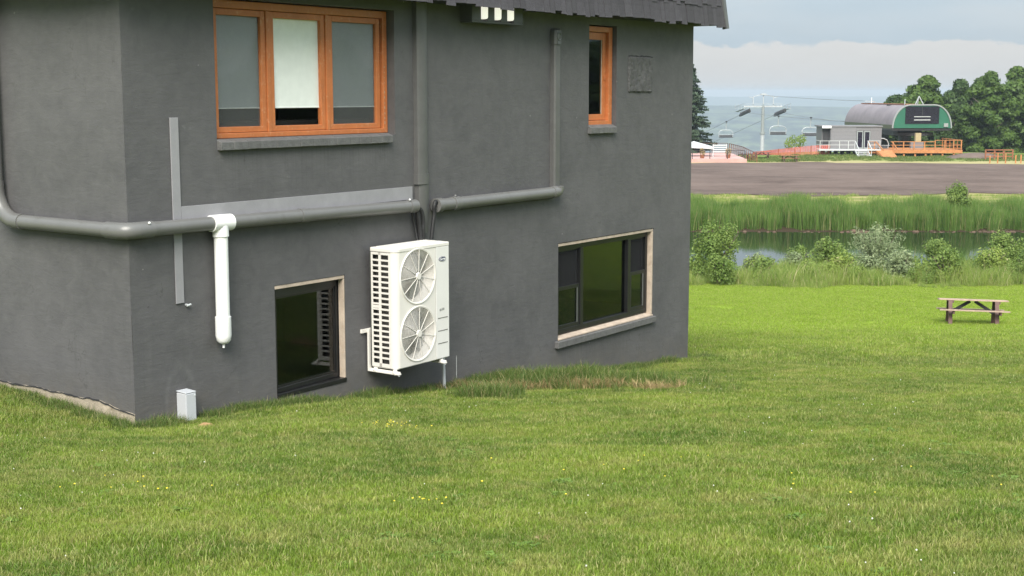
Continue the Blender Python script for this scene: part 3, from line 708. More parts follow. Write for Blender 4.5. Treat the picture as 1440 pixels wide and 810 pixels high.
# flat metal strips and flashing
def strip(label, u0, u1, z0, z1, y, th=.012):
    O = ((u0 + u1) / 2, 0, z0); o = MB(O).box((u0, -.004, z0), (u1, -y - th, z1)).build('metal_strip', m_strip, None, hw(*O), HR, .002)
    return tag(o, label, 'metal strip', 'bare metal strips left on the wall')
strip('narrow upright grey metal strip above the wall pipe by the near corner', .505, .60, 1.80, 2.775, .004)
strip('short upright grey metal strip below the wall pipe by the near corner', .507, .60, 1.075, 1.755, .004)
strip('long horizontal pale grey metal strip along the top of the wall pipe', .603, 3.93, 1.82, 1.965, .002)
O = (.63, 0, 1.05); q = MB(O); q.tube([(.63, .01, 1.05), (.63, -.03, 1.05)], .012, 8); q.tube([(.615, -.03, 1.045), (.66, -.035, 1.055)], .01, 8)
tag(q.build('wall_tap', m_galv, None, hw(*O), HR), 'tiny metal tap stub on the wall below the short metal strip', 'tap')

# line-set duct down the wall to the condenser
O = (4.05, 0, 2.0); root = wall_thing('line_duct', 'grey painted cover duct coming down the wall to the top of the condenser', 'duct', O)
def ductprof(w, d, z): return [(-w, 0, z), (-w, -d * .75, z), (-w * .72, -d, z), (w * .72, -d, z), (w, -d * .75, z), (w, 0, z)]
def duct(mb, secs, cx):
    V = []; F = []
    for w, d, z in secs: V += [(cx + a, b - .001, c) for a, b, c in ductprof(w, d, z)]
    for i in range(len(secs) - 1):
        for k in range(5): F.append((i * 6 + k, i * 6 + k + 1, i * 6 + k + 7, i * 6 + k + 6))
    F += [tuple(range(6)), tuple(len(V) - 6 + k for k in range(6))]; mb.add(V, F)
q = MB(O); duct(q, [(.09, .075, 3.98), (.088, .075, 2.06)], 4.063); part(q, 'duct_cover', m_duct, root, smooth=True)
q = MB(O); duct(q, [(.098, .083, 2.10), (.098, .083, 1.985)], 4.063); part(q, 'joint_cover', m_duct, root, smooth=True)
q = MB(O); duct(q, [(.088, .074, 2.0), (.088, .074, 1.75), (.07, .066, 1.50), (.055, .06, 1.43)], 4.078); part(q, 'duct_end', m_duct, root, smooth=True)

# right-hand duct: horizontal run, elbow, riser and top cap
O = (5.4, 0, 1.75); root = wall_thing('side_pipe', 'grey pipe leaving the duct sideways then rising past the lamp to a capped top', 'pipe', O)
q = MB(O); q.tube([(4.27, -.08, 1.735), (6.70, -.08, 1.742)], .07, 20); part(q, 'pipe_run', m_pipe, root, smooth=True)
q = MB(O); q.tube([(4.255, -.08, 1.735), (4.34, -.08, 1.735)], .082, 20); q.tube([(4.56, -.08, 1.736), (4.68, -.08, 1.736)], .079, 20); q.ball((4.61, -.09, 1.822), .016); part(q, 'coupling', m_pipe, root, smooth=True)
q = MB(O); q.tube([(6.62, -.08, 1.742), (6.72, -.08, 1.742), (6.76, -.08, 1.76), (6.772, -.08, 1.785), (6.77, -.08, 1.81)], .076, 20); part(q, 'elbow', m_pipe, root, smooth=True)
q = MB(O); duct(q, [(.066, .075, 3.66), (.066, .075, 1.80)], 6.765); part(q, 'riser', m_duct, root, smooth=True)
q = MB(O); V = []
duct(q, [(.076, .088, 3.60), (.076, .088, 3.72), (.068, .088, 3.775), (.04, .06, 3.80)], 6.765); part(q, 'top_cap', m_duct, root, smooth=True)
q = MB(O); q.box((6.725, -.089, 3.60), (6.81, -.095, 3.645)); q.torus((6.767, -.09, 3.70), .045, .010, 20, 6); part(q, 'cap_clip', m_trim, root)

# black insulated line sets
def cable(label, pts, r):
    O = pts[0]; q = MB(O); dense = []
    P = [Vector(p) for p in pts]
    for i in range(len(P) - 1):
        a = P[max(i - 1, 0)]; b = P[i]; c = P[i + 1]; d = P[min(i + 2, len(P) - 1)]
        for t in np.linspace(0, 1, 6, endpoint=False):
            dense.append(.5 * ((2 * b) + (c - a) * t + (2 * a - 5 * b + 4 * c - d) * t * t + (3 * b - a - 3 * c + d) * t ** 3))
    dense.append(P[-1]); q.tube(dense, r, 8)
    tag(q.build('refrigerant_line', m_cable, None, hw(*O), HR, smooth=True), label, 'cable', 'black insulated refrigerant lines')
cable('thick black insulated line dropping from the end of the long wall pipe', [(3.86, -.085, 1.745), (3.90, -.09, 1.72), (3.925, -.10, 1.62), (3.945, -.10, 1.50), (3.95, -.11, 1.36)], .028)
cable('thinner black line looping just right of the thick one', [(3.87, -.10, 1.76), (3.95, -.12, 1.70), (3.985, -.12, 1.58), (3.975, -.12, 1.48), (3.985, -.12, 1.36)], .021)
cable('thin black cable hanging furthest left beside the duct', [(3.85, -.06, 1.73), (3.885, -.05, 1.65), (3.915, -.06, 1.5), (3.915, -.09, 1.36)], .014)
cable('black line looping out of the short sideways pipe on the right of the duct', [(4.29, -.09, 1.735), (4.235, -.10, 1.78), (4.20, -.105, 1.73), (4.205, -.10, 1.64), (4.175, -.10, 1.5), (4.15, -.10, 1.36)], .023)

# under-eave lamp with three glass jars
O = (5.33, 0, 3.9); root = wall_thing('wall_lamp', 'box-shaped grey wall lamp with three white glass jars under the eave', 'lamp', O)
q = MB(O); q.box((4.83, .0, 3.795), (5.85, -.175, 3.815)); q.box((4.83, 0, 3.815), (4.845, -.175, 4.02)); q.box((5.835, 0, 3.815), (5.85, -.175, 4.02)); q.box((4.845, 0, 4.0), (5.835, -.175, 4.02))
q.box((4.845, -.06, 3.815), (5.835, -.075, 4.0))
for a, b in ((4.845, 5.005), (5.135, 5.27), (5.40, 5.525), (5.655, 5.835)): q.box((a, -.155, 3.815), (b, -.175, 4.0))
part(q, 'housing', m_lamp, root, bev=.004)
for c in (5.07, 5.335, 5.59):
    q = MB(O); q.tube([(c, -.15, 3.999), (c, -.15, 3.86), (c, -.15, 3.843), (c, -.15, 3.838)], [.060, .060, .05, .02], 20); part(q, 'glass_jar', m_lens, root, smooth=True)

# ------------------------------------------------------------------ condenser on its wall bracket
A0, A1, YB, YF, Z0, Z1 = 3.13, 4.045, -.08, -.425, .062, 1.365
O = (3.59, -.25, Z0)
ac = wall_thing('condenser_unit', 'ivory outdoor condenser unit with two round fans stacked one above the other', 'air conditioner', O)
q = MB(O); ch = .075
# front panel with two round openings
PX0, PX1 = A0 + .03, 3.812; CX = 3.503; FR = .285; FC = (1.037, .408)
def plate_hole(mb, x0, x1, z0, z1, cx, cz, rr, y, n=48, depth=.03):
    V = []; F = []
    for k in range(n):
        a = 2 * math.pi * (k + .5) / n; c, s_ = math.cos(a), math.sin(a)
        tx = ((x1 - cx) / c if c > 0 else (x0 - cx) / c) if abs(c) > 1e-6 else 1e9
        tz = ((z1 - cz) / s_ if s_ > 0 else (z0 - cz) / s_) if abs(s_) > 1e-6 else 1e9
        t = min(tx, tz); V += [(cx + t * c, y, cz + t * s_), (cx + (rr + .022) * c, y, cz + (rr + .022) * s_), (cx + (rr + .016) * c, y - .012, cz + (rr + .016) * s_), (cx + rr * c, y - .008, cz + rr * s_), (cx + (rr - .03) * c, y + .06, cz + (rr - .03) * s_), (cx + (rr - .03) * c, y + .15, cz + (rr - .03) * s_)]
    for k in range(n):
        k2 = (k + 1) % n
        for j in range(5): F.append((k * 6 + j, k2 * 6 + j, k2 * 6 + j + 1, k * 6 + j + 1))
    # corner fillers
    for (px, pz) in ((x0, z0), (x1, z0), (x0, z1), (x1, z1)):
        best = sorted(range(n), key=lambda k: (V[k * 6][0] - px) ** 2 + (V[k * 6][2] - pz) ** 2)
        a = [k for k in best[:4]]
        a = [k for k in a if abs(V[k * 6][0] - px) < 1e-6][:1] + [k for k in a if abs(V[k * 6][2] - pz) < 1e-6][:1]
        if len(a) == 2: k = len(V); V.append((px, y, pz)); F.append((a[0] * 6, k, a[1] * 6))
    mb.add(V, F)
plate_hole(q, PX0 + .04, PX1, .725, Z1 - .045, CX, FC[0], FR, YF); plate_hole(q, PX0 + .04, PX1, Z0 + .01, .725, CX, FC[1], FR, YF)
part(q, 'front_panel', m_ac, ac, smooth=True)
q = MB(O); arc = [(A0, YF + ch)] + [(A0 + ch - ch * math.cos(t), YF + ch - ch * math.sin(t)) for t in np.linspace(0, math.pi / 2, 7)] 
poly = [(x, y, Z0 + .01) for x, y in arc] + [(A0 + ch, YF + .012, Z0 + .01), (A0 + .012, YF + ch, Z0 + .01)]
q.prism(poly, (0, 0, Z1 - Z0 - .055)); part(q, 'corner_post', m_ac, ac, smooth=True)
q = MB(O); q.box((PX1 + .004, YF + .004, Z0 + .01), (A1, YF - .004, Z1 - .045)); q.box((A1 - .012, YF + .004, Z0 + .01), (A1, YB, Z1 - .045)); part(q, 'service_panel', m_acpanel, ac, bev=.006)
q = MB(O)
for z in (.528, .385, .243): q.box((PX1 + .03, YF - .0045, z - .005), (A1 - .03, YF - .0035 - .003, z + .004))
part(q, 'panel_slot', m_slot, ac)
q = MB(O); q.box((3.873, YF - .004, .607), (3.905, YF - .0065, .632)); q.box((3.915, YF - .004, .612), (3.955, YF - .0065, .637)); part(q, 'rating_mark', m_greymark, ac)
q = MB(O); P = [(A0 - .006, YB + .004), (A0 - .006, YF + ch)] + [(A0 + ch - (ch + .006) * math.cos(t), YF + ch - (ch + .006) * math.sin(t)) for t in np.linspace(.2, math.pi / 2, 6)] + [(A1 + .006, YF - .006), (A1 + .006, YB + .004)]
q.prism([(x, y, Z1 - .047) for x, y in P], (0, 0, .047))
part(q, 'top_cover', m_ac, ac, bev=.01)
q = MB(O)
for y in (-.15, -.25, -.35): q.box((A0 + .05, y - .03, Z1 - .002), (A1 - .05, y + .03, Z1 + .008))
part(q, 'top_rib', m_ac, ac, bev=.004)
q = MB(O); q.box((A0 + .01, YB, Z0), (A1 - .004, YF + .012, Z0 + .012)); part(q, 'base_pan', m_ac, ac)
q = MB(O); q.box((A0, YB + .001, Z0 + .01), (A1, YB + .012, Z1 - .05)); part(q, 'back_panel', m_shroud, ac)
q = MB(O); q.box((A0 + .06, YB - .02, Z0 + .02), (A0 + .085, YF + ch - .01, Z1 - .06)); q.box((A0 + .085, YB - .04, Z0 + .02), (PX1, YB - .015, Z1 - .06)); part(q, 'coil', m_coil, ac)
# side grille: two columns of slots between flat slats
q = MB(O); za, zb_ = Z0 + .012, Z1 - .05; ya, yb = YB - .004, YF + ch + .002
q.box((A0, ya, za), (A0 + .008, ya - .022, zb_)); q.box((A0, yb + .020, za), (A0 + .008, yb, zb_)); ym = (ya + yb) / 2 + .01
q.box((A0, ym - .016, za), (A0 + .008, ym + .016, zb_)); q.box((A0, ya - .022, za), (A0 + .008, yb + .02, za + .04)); q.box((A0, ya - .022, zb_ - .025), (A0 + .008, yb + .02, zb_))
q.box((A0 + .0005, ya - .022, .715), (A0 + .0075, ym, .745)); part(q, 'side_frame', m_ac, ac)
ns = 20; s0 = za + .04; s1 = zb_ - .025
me = None
for k in range(1, ns):
    z = s0 + (s1 - s0) * k / ns
    if me is None:
        qq = MB((A0, 0, 0)); qq.box((A0 - .001, ya - .01, -.0085), (A0 + .02, yb + .01, .0085)); me = qq.mesh('slat'); me.materials.append(m_ac)
    o = bpy.data.objects.new('slat', me); COL.objects.link(o); o.parent = ac; o.location = (A0 - O[0], -O[1], z - O[2])
# fans and guards
for cz in FC:
    q = MB(O); y = YF + .10
    for b in range(3):
        V = []; a0 = b * 2 * math.pi / 3 + (.3 if cz > .7 else .9)
        for t in np.linspace(0, 1, 9):
            a = a0 + 1.75 * t
            for r_ in (.06, .25): V.append((CX + r_ * math.cos(a), y + .05 * (t - .5) * (.6 + r_), cz + r_ * math.sin(a)))
        q.add(V, [(i * 2, i * 2 + 1, i * 2 + 3, i * 2 + 2) for i in range(8)])
    q.tube([(CX, y - .03, cz), (CX, y + .04, cz)], .075, 20); part(q, 'fan', m_fan, ac, smooth=True)
    q = MB(O); q.tube([(CX, YF + .149, cz), (CX, YF + .155, cz)], FR - .02, 32); part(q, 'fan_shroud', m_shroud, ac)
    g = MB(O); gy_ = YF - .006
    for k in range(11):
        a = 2 * math.pi * k / 11 + .35
        g.beam((CX + .04 * math.cos(a), gy_ - .006, cz + .04 * math.sin(a)), (CX + FR * math.cos(a), gy_, cz + FR * math.sin(a)), 0.006, .006, (0, 1, 0))
    g.tube([(CX, gy_ - .016, cz), (CX, gy_ + .004, cz)], [.036, .044], 20)
    gd = part(g, 'fan_guard', m_ac, ac)
    g = MB(O)
    for r_ in np.arange(.06, FR - .005, .0125): g.torus((CX, gy_ + .003, cz), float(r_), .0019, 44, 4)
    part(g, 'guard_wires', m_ac, gd, smooth=True)
# oval badge with script lettering
BX, BZ = 3.928, 1.183
q = MB(O); q.prism([(BX + .064 * math.cos(a), YF - .004, BZ + .027 * math.sin(a)) for a in np.linspace(0, 2 * math.pi, 28, endpoint=False)], (0, -.004, 0)); bd = part(q, 'badge', m_navy, ac, label='oval navy badge reading Carrier')
q = MB(O)
for i in range(28):
    a = 2 * math.pi * i / 28; b = 2 * math.pi * (i + 1) / 28
    q.beam((BX + .058 * math.cos(a), YF - .0085, BZ + .0225 * math.sin(a)), (BX + .058 * math.cos(b), YF - .0085, BZ + .0225 * math.sin(b)), .002, .0015, (0, 1, 0))
part(q, 'badge_border', m_white, bd)
def text_obj(txt, size, mat, parent, loc, rot, shear=.25):
    c = bpy.data.curves.new('lettering', 'FONT'); c.body = txt; c.size = size; c.shear = shear; c.align_x = 'CENTER'; c.align_y = 'CENTER'; c.extrude = .0006; c.offset = .0006
    t = bpy.data.objects.new('tmp', c); COL.objects.link(t); dg = bpy.context.evaluated_depsgraph_get(); dg.update()
    me = bpy.data.meshes.new_from_object(t.evaluated_get(dg)); bpy.data.objects.remove(t); me.materials.clear(); me.materials.append(mat)
    o = bpy.data.objects.new('lettering', me); COL.objects.link(o); o.parent = parent; o.location = loc; o.rotation_euler = rot; return o
text_obj('Carrier', .034, m_white, bd, (BX - O[0], YF - .0092 - O[1], BZ - O[2]), (R(90), 0, 0))

O = (3.5, 0, .04); root = wall_thing('wall_bracket', 'ivory steel wall bracket carrying the condenser unit', 'bracket', O)
q = MB(O); q.box((3.03, -.004, .435), (4.12, -.03, .475)); part(q, 'wall_rail', m_ac, root, bev=.003)
for u in (3.135, 3.93):
    q = MB(O); q.box((u - .022, -.031, .475), (u + .022, -.052, .012)); part(q, 'upright', m_ac, root, bev=.003)
    q = MB(O); q.box((u - .022, -.053, .012), (u + .022, -.47, .028)); q.box((u + .006, -.053, .0281), (u + .022, -.46, .044)); part(q, 'arm', m_ac, root, bev=.003)
    q = MB(O); q.tube([(u + .0, -.40, .029), (u, -.40, .061)], [.03, .022], 12); q.tube([(u + .0, -.13, .029), (u, -.13, .061)], [.03, .022], 12); part(q, 'rubber_foot', m_ac, root)
    q = MB(O); q.tube([(u, -.40, .011), (u, -.40, .002)], .011, 6); q.tube([(u, -.455, .012), (u, -.455, -.002)], .012, 6); part(q, 'bolt', m_galv, root)
O = (4.30, -.15, -.5); q = MB(O); q.tube([(4.255, -.17, .06), (4.262, -.17, 0), (4.285, -.17, -.55)], .019, 12)
root = q.build('electrical_conduit', m_conduit, None, hw(*O), HR, smooth=True); tag(root, 'thin grey metal conduit running from the condenser down into the grass', 'conduit')
q = MB(O); q.tube([(4.257, -.17, .035), (4.26, -.17, -.005)], .027, 12); q.build('coupling', m_pvc, root, smooth=True)

# white enclosure at the foot of the wall
O = (.46, -.14, -.03); root = wall_thing('utility_box', 'small pale grey upright utility box standing in soil against the wall', 'utility box', O)
q = MB(O); q.prism([(.478, -.002, -.2), (.478, -.13, -.2), (.60, -.13, -.2), (.60, -.002, -.2)], (0, 0, .447)); part(q, 'enclosure', m_box, root, bev=.006)
q = MB(O); q.prism([(.476, -.001, .256), (.476, -.133, .248), (.602, -.133, .248), (.602, -.001, .256)], (0, 0, .010)); part(q, 'lid', m_box, root, bev=.004)
q = MB(O); q.box((.484, -.1305, -.19), (.594, -.134, .24)); part(q, 'cover_plate', m_box, root, bev=.002)
q = MB(O); q.ball((.585, -.135, .22), .008); q.ball((.492, -.135, -.0), .006); part(q, 'screw', m_galv, root)

# ------------------------------------------------------------------ scatter helpers
hidden = bpy.data.collections.new('sources')
def blade_mesh(name, n, rad, hmin, hmax, w, lean, mat, seed, square=False):
    g = np.random.default_rng(seed)
    a = g.uniform(0, 2 * np.pi, n); rr = rad * np.sqrt(g.uniform(0, 1, n)); bx = rr * np.cos(a); by = rr * np.sin(a)
    h = g.uniform(hmin, hmax, n); dirn = g.uniform(0, 2 * np.pi, n); ln = lean * g.uniform(.2, 1, n) * h; fa = g.uniform(0, 2 * np.pi, n); ww = w * g.uniform(.6, 1.2, n) / 2
    px, py = np.cos(fa) * ww, np.sin(fa) * ww; lx, ly = np.cos(dirn) * ln, np.sin(dirn) * ln
    V = np.stack([np.stack([bx - px, by - py, 0 * h - .01], 1), np.stack([bx + px, by + py, 0 * h - .01], 1),
                  np.stack([bx + px * .85 + lx * .35, by + py * .85 + ly * .35, h * .6], 1), np.stack([bx - px * .85 + lx * .35, by - py * .85 + ly * .35, h * .6], 1),
                  np.stack([bx + lx, by + ly, h], 1)], 1).reshape(-1, 3)
    i = np.arange(n) * 5; q = np.stack([i, i + 1, i + 2, i + 3], 1); t = np.stack([i + 3, i + 2, i + 4], 1)
    r_ = g.uniform(0, 1, n)
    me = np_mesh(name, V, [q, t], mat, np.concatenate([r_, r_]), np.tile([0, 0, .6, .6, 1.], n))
    o = bpy.data.objects.new(name, me); hidden.objects.link(o); return o
def scatter(name, pts, scales, variants, label, cat=None):
    me = bpy.data.meshes.new(name); n = len(pts)
    me.vertices.add(n); me.vertices.foreach_set('co', np.asarray(pts, np.float32).ravel())
    rot = np.zeros((n, 3), np.float32); rot[:, 2] = nr.uniform(0, 6.283, n)
    a = me.attributes.new('rot', 'FLOAT_VECTOR', 'POINT'); a.data.foreach_set('vector', rot.ravel())
    s = np.asarray(scales, np.float32); s = np.repeat(s[:, None], 3, 1) if s.ndim == 1 else s
    a = me.attributes.new('scl', 'FLOAT_VECTOR', 'POINT'); a.data.foreach_set('vector', s.ravel())
    a = me.attributes.new('pick', 'INT', 'POINT'); a.data.foreach_set('value', nr.integers(0, len(variants), n).astype(np.int32))
    c = bpy.data.collections.new(name + '_src')
    for v in variants: c.objects.link(v)
    o = bpy.data.objects.new(name, me); COL.objects.link(o)
    g = bpy.data.node_groups.new(name, 'GeometryNodeTree')
    g.interface.new_socket('Geometry', in_out='INPUT', socket_type='NodeSocketGeometry'); g.interface.new_socket('Geometry', in_out='OUTPUT', socket_type='NodeSocketGeometry')
    gi = g.nodes.new('NodeGroupInput'); go = g.nodes.new('NodeGroupOutput'); ip = g.nodes.new('GeometryNodeInstanceOnPoints')
    ci = g.nodes.new('GeometryNodeCollectionInfo'); ci.inputs[0].default_value = c; ci.inputs['Separate Children'].default_value = True; ci.inputs['Reset Children'].default_value = True
    def na(nm, ty):
        k = g.nodes.new('GeometryNodeInputNamedAttribute'); k.data_type = ty; k.inputs[0].default_value = nm
        return [s_ for s_ in k.outputs if s_.enabled][0]
    g.links.new(gi.outputs[0], ip.inputs['Points']); g.links.new(ci.outputs[0], ip.inputs['Instance']); ip.inputs['Pick Instance'].default_value = True
    g.links.new(na('pick', 'INT'), ip.inputs['Instance Index']); g.links.new(na('rot', 'FLOAT_VECTOR'), ip.inputs['Rotation']); g.links.new(na('scl', 'FLOAT_VECTOR'), ip.inputs['Scale'])
    g.links.new(ip.outputs[0], go.inputs[0])
    md = o.modifiers.new('scatter', 'NODES'); md.node_group = g
    o['kind'] = 'stuff'; o['label'] = label; return o
def in_house(x, y, pad=0.):
    c, s_ = math.cos(HR), math.sin(HR); dx, dy = x - HC.x, y - HC.y
    u = c * dx + s_ * dy; v = -s_ * dx + c * dy
    return (u > -pad) & (u < LN + pad) & (v > -pad) & (v < DP + pad)
def fan_points(n, y0, y1, margin=2., p=1.):
    """points over the lawn in front of the house, out to y1"""
    y = np.sqrt(nr.uniform(y0 ** 2, y1 ** 2, n)); half = .40 * y + margin; x = nr.uniform(-1, 1, n) * half
    k = ~in_house(x, y, .02); return x[k], y[k]

# lawn
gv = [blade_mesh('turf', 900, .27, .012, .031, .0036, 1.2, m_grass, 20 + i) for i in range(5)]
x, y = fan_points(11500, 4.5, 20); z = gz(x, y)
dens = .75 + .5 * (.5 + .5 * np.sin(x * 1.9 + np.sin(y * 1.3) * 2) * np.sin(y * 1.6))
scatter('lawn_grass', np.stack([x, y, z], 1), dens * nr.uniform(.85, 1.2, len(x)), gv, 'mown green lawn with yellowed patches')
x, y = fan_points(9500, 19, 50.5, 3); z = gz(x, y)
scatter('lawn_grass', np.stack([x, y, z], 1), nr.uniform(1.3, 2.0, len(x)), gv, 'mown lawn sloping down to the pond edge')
# flat broad-leaved weeds in the turf
def rosette(name, n, rad, mat, seed):
    g = np.random.default_rng(seed); V = []; F = []
    for i in range(n):
        a = g.uniform(0, 6.28); d = rad * g.uniform(0, 1) ** .7; x, y = d * math.cos(a), d * math.sin(a); l = g.uniform(.02, .05); w = l * .42; b = g.uniform(0, 6.28); c, s_ = math.cos(b), math.sin(b); z = g.uniform(.012, .032); k = len(V)
        V += [(x, y, z * .6), (x + c * l * .5 - s_ * w, y + s_ * l * .5 + c * w, z + .004), (x + c * l, y + s_ * l, z), (x + c * l * .5 + s_ * w, y + s_ * l * .5 - c * w, z + .004)]; F.append((k, k + 1, k + 2, k + 3))
    o = bpy.data.objects.new(name, np_mesh(name, np.array(V), [np.array(F)], mat, g.uniform(0, 1, n))); hidden.objects.link(o); return o
m_broad = leaf_mat('broad_leaves', (.09, .17, .03), (.20, .29, .055), None, .3, 4.)
bv = [rosette('rosette', 26, .07, m_broad, 90 + i) for i in range(3)]
pts = []
while len(pts) < 420:
    y = math.sqrt(rnd.uniform(5.4 ** 2, 19 ** 2)); x = rnd.uniform(-.42, .42) * y
    if mnoise.noise(Vector((x * .8, y * .8, 21))) > .05 and not in_house(np.array(x), np.array(y), .05): pts.append((x, y, float(gz(x, y)) + .004))
scatter('broadleaf_weeds', pts, nr.uniform(.5, 1.0, len(pts)), bv, 'flat broad-leaved weeds in patches among the turf')
# longer uncut grass along the foot of the walls
fv = [blade_mesh('uncut_tuft', 46, .09, .07, .19, .0055, .75, m_fringe, 40 + i) for i in range(4)]
pts = []; sc = []
for i in range(1500):
    u = rnd.uniform(-.1, 11.2); o_ = abs(rnd.gauss(0, .11)) + .015
    if .42 < u < .66 and o_ < .3: continue
    p = hw(u, -o_, 0); pts.append((p.x, p.y, float(gz(p.x, p.y)))); sc.append(rnd.uniform(.3, .95) * (1.3 if 4.6 < u < 8 else 1) * (.8 + .5 * mnoise.noise(Vector((u * 1.7, 0, 3)))))
for i in range(620):
    v = rnd.uniform(-.1, 5); o_ = abs(rnd.gauss(0, .12)) + .03; p = hw(-o_, v, 0); pts.append((p.x, p.y, float(gz(p.x, p.y)))); sc.append(rnd.uniform(.3, .7))
for i in range(330):
    x = rnd.gauss(.45, .75); y = 16.0 - .25 * (x - .5) + rnd.gauss(0, .38)
    if in_house(np.array(x), np.array(y), .02): continue
    pts.append((x, y, float(gz(x, y)))); sc.append(rnd.uniform(.5, 1.15))
for i in range(70):
    x = rnd.gauss(-.28, .16); y = rnd.gauss(14.5, .13); pts.append((x, y, float(gz(x, y)))); sc.append(rnd.uniform(.8, 1.3))
scatter('uncut_grass', pts, sc, fv, 'long uncut grass along the foot of the house walls')
dv = [blade_mesh('dead_tuft', 60, .10, .03, .11, .005, 1.3, m_dead, 60 + i) for i in range(3)]
pts = []; sc = []
for cx, cy, n_, sx, sy in ((-.2, 15.55, 34, .22, .10), (.35, 15.6, 42, .3, .08), (.9, 15.4, 24, .2, .07), (1.6, 15.1, 14, .18, .06), (2.0, 9.12, 12, .08, .03), (.13, 7.12, 2, .03, .02), (-.75, 15.75, 40, .12, .07)):
    for i in range(n_):
        x = rnd.gauss(cx, sx); y = rnd.gauss(cy, sy)
        if in_house(np.array(x), np.array(y), .02): continue
        pts.append((x, y, float(gz(x, y)) + (.02 if cy > 10 else -.005))); sc.append(rnd.uniform(.6, 1.2) if cy > 10 else rnd.uniform(.4, .6))
scatter('dead_grass', pts, sc, dv, 'brown dead grass heaped along the low bank below the wide window')
# clover heads and small yellow flowers
mbw = MB(); mby = MB()
for i in range(900):
    yy = math.sqrt(rnd.uniform(5.5 ** 2, 34 ** 2)); xx = rnd.uniform(-1, 1) * (.39 * yy)
    if mnoise.noise(Vector((xx * .5, yy * .5, 8))) < -.05 or in_house(np.array(xx), np.array(yy), .3): continue
    r_ = rnd.uniform(.003, .0062)
    mbw.ball((xx, yy, float(gz(xx, yy)) + .04 + r_), r_, 6, 4)
for cx, cy, n_, s_ in ((-1.0, 11.6, 26, .14), (-.5, 8.15, 9, .1), (.9, 9.2, 12, .5), (-2.4, 8.6, 10, .3), (2.8, 8.5, 10, .6)):
    for i in range(n_):
        xx = rnd.gauss(cx, s_); yy = rnd.gauss(cy, s_ * .7); mby.ball((xx, yy, float(gz(xx, yy)) + .06), rnd.uniform(.005, .009), 6, 3, (1, 1, .5))
struct(mbw.build('clover_flowers', M('clover_white', (.62, .62, .54), .8)), 'stuff', 'scattered white clover heads in the lawn')
m_yellow = M('yellow_petals', (.75, .6, .05), .6); struct(mby.build('yellow_flowers', m_yellow), 'stuff', 'small yellow flowers dotted in the lawn')
def mound(name, cx, cy, rx, ry, h, mat, label, seed):
    V = []; F = []; n, m = 20, 7
    for j in range(m + 1):
        for i in range(n):
            a = 2 * math.pi * i / n; t = j / m; k = 1 + .3 * mnoise.noise(Vector((math.cos(a) * 1.5, math.sin(a) * 1.5, seed)))
            x = cx + rx * t * k * math.cos(a); y = cy + ry * t * k * math.sin(a)
            V.append((x, y, float(gz(x, y)) + h * (1 - t * t) - .015 * t + .012 * mnoise.noise(Vector((x * 14, y * 14, seed)))))
    for j in range(m):
        for i in range(n): F.append((j * n + i, j * n + (i + 1) % n, (j + 1) * n + (i + 1) % n, (j + 1) * n + i))
    q = MB(); q.add(V, F); o = q.build(name, mat, smooth=False); return struct(o, 'stuff', label)
p = hw(.50, -.20, 0); mound('soil_heap', p.x - .10, p.y - .02, .17, .12, .05, m_dirt, 'orange-brown soil heaped round the utility box', 2)
mound('soil_heap', p.x + .16, p.y - .22, .13, .07, .06, m_dirt, 'small spill of soil in front of the utility box', 4)
p = hw(4.9, -.12, 0); mound('soil_heap', p.x, p.y, .34, .13, .09, m_found, 'pale rubble at the foot of the wall beside the conduit', 6)
mound('soil_heap', .13, 7.12, .045, .03, .03, M('dry_clod', (.26, .19, .11), .95, .4, 40), 'small clod of earth lying in the near lawn', 8)

# ------------------------------------------------------------------ picnic tables
def picnic(label, loc, rz, L=1.83, top=m_wood_top, legm=m_wood_dark, cheap=False, group=None):
    root = thing('picnic_table', label, 'picnic table', loc, rz, group)
    for i in range(5):
        y = (i - 2) * .148; q = MB(); q.box((-L / 2 + rnd.uniform(-.01, .01), y - .07, .715), (L / 2 + rnd.uniform(-.01, .01), y + .07, .755)); q.build('plank', top, root)
    for sy in (-1, 1):
        q = MB(); q.box((-L / 2, sy * .72 - .12, .425), (L / 2, sy * .72 + .12, .463)); q.build('seat', top, root)
    for sx in (-1, 1):
        x = sx * L * .335
        for sy in (-1, 1):
            q = MB(); q.prism([(x - .05, sy * .26, .713), (x - .05, sy * .36, .713), (x - .05, sy * .66, -.06), (x - .05, sy * .52, -.06)], (.10, 0, 0)); q.build('leg', legm, root)
        q = MB(); q.box((x + .052, -.80, .33), (x + .09, .80, .423)); q.box((x + .052, -.36, .64), (x + .09, .36, .713)); q.build('crossbeam', legm, root)
        q = MB(); q.beam((x - sx * .05, 0, .37), (sx * .06, 0, .70), .09, .04, (0, 1, 0)); q.build('brace', m_metal_dark, root)
    return root
tbl = picnic('weathered picnic table standing alone on the lawn near the pond', (12.36, 36.2, float(gz(12.36, 36.2)) + .02), R(-14), 1.76); tbl.rotation_euler = (-.125, 0, R(-14)); tbl.scale.z = .93
zg = float(gz(13.2, 36.6)); mb = MB((13.2, 36.6, zg))
mb.add([(12.98, 36.5, zg + .34), (13.4, 36.45, zg + .36), (13.15, 36.5, zg + .14), (13.12, 36.62, zg + .36), (13.3, 36.6, zg + .3), (13.2, 36.58, zg + .02)], [(0, 2, 1), (0, 3, 4, 1), (2, 5, 4), (1, 2, 4), (0, 3, 5), (0, 5, 2), (3, 4, 5)])
tag(mb.build('plastic_bag', m_canvas), 'scrap of white plastic hanging off the right end of the picnic bench', 'plastic bag')
for i, (x, y, l, rz) in enumerate(((32.5, 160.5, 'brown picnic table nearest the gravel beside the ski lift knoll', .05), (28.6, 168, 'dark picnic table close to the patio railing', .5), (31.0, 170, 'dark picnic table between the lift pole and the red snow fence', -.3))):
    picnic(l, (x, y, float(gz(x, y))), rz, 2.2, m_wood_dark if i else m_rust, m_wood_dark, group='far picnic tables by the lift')

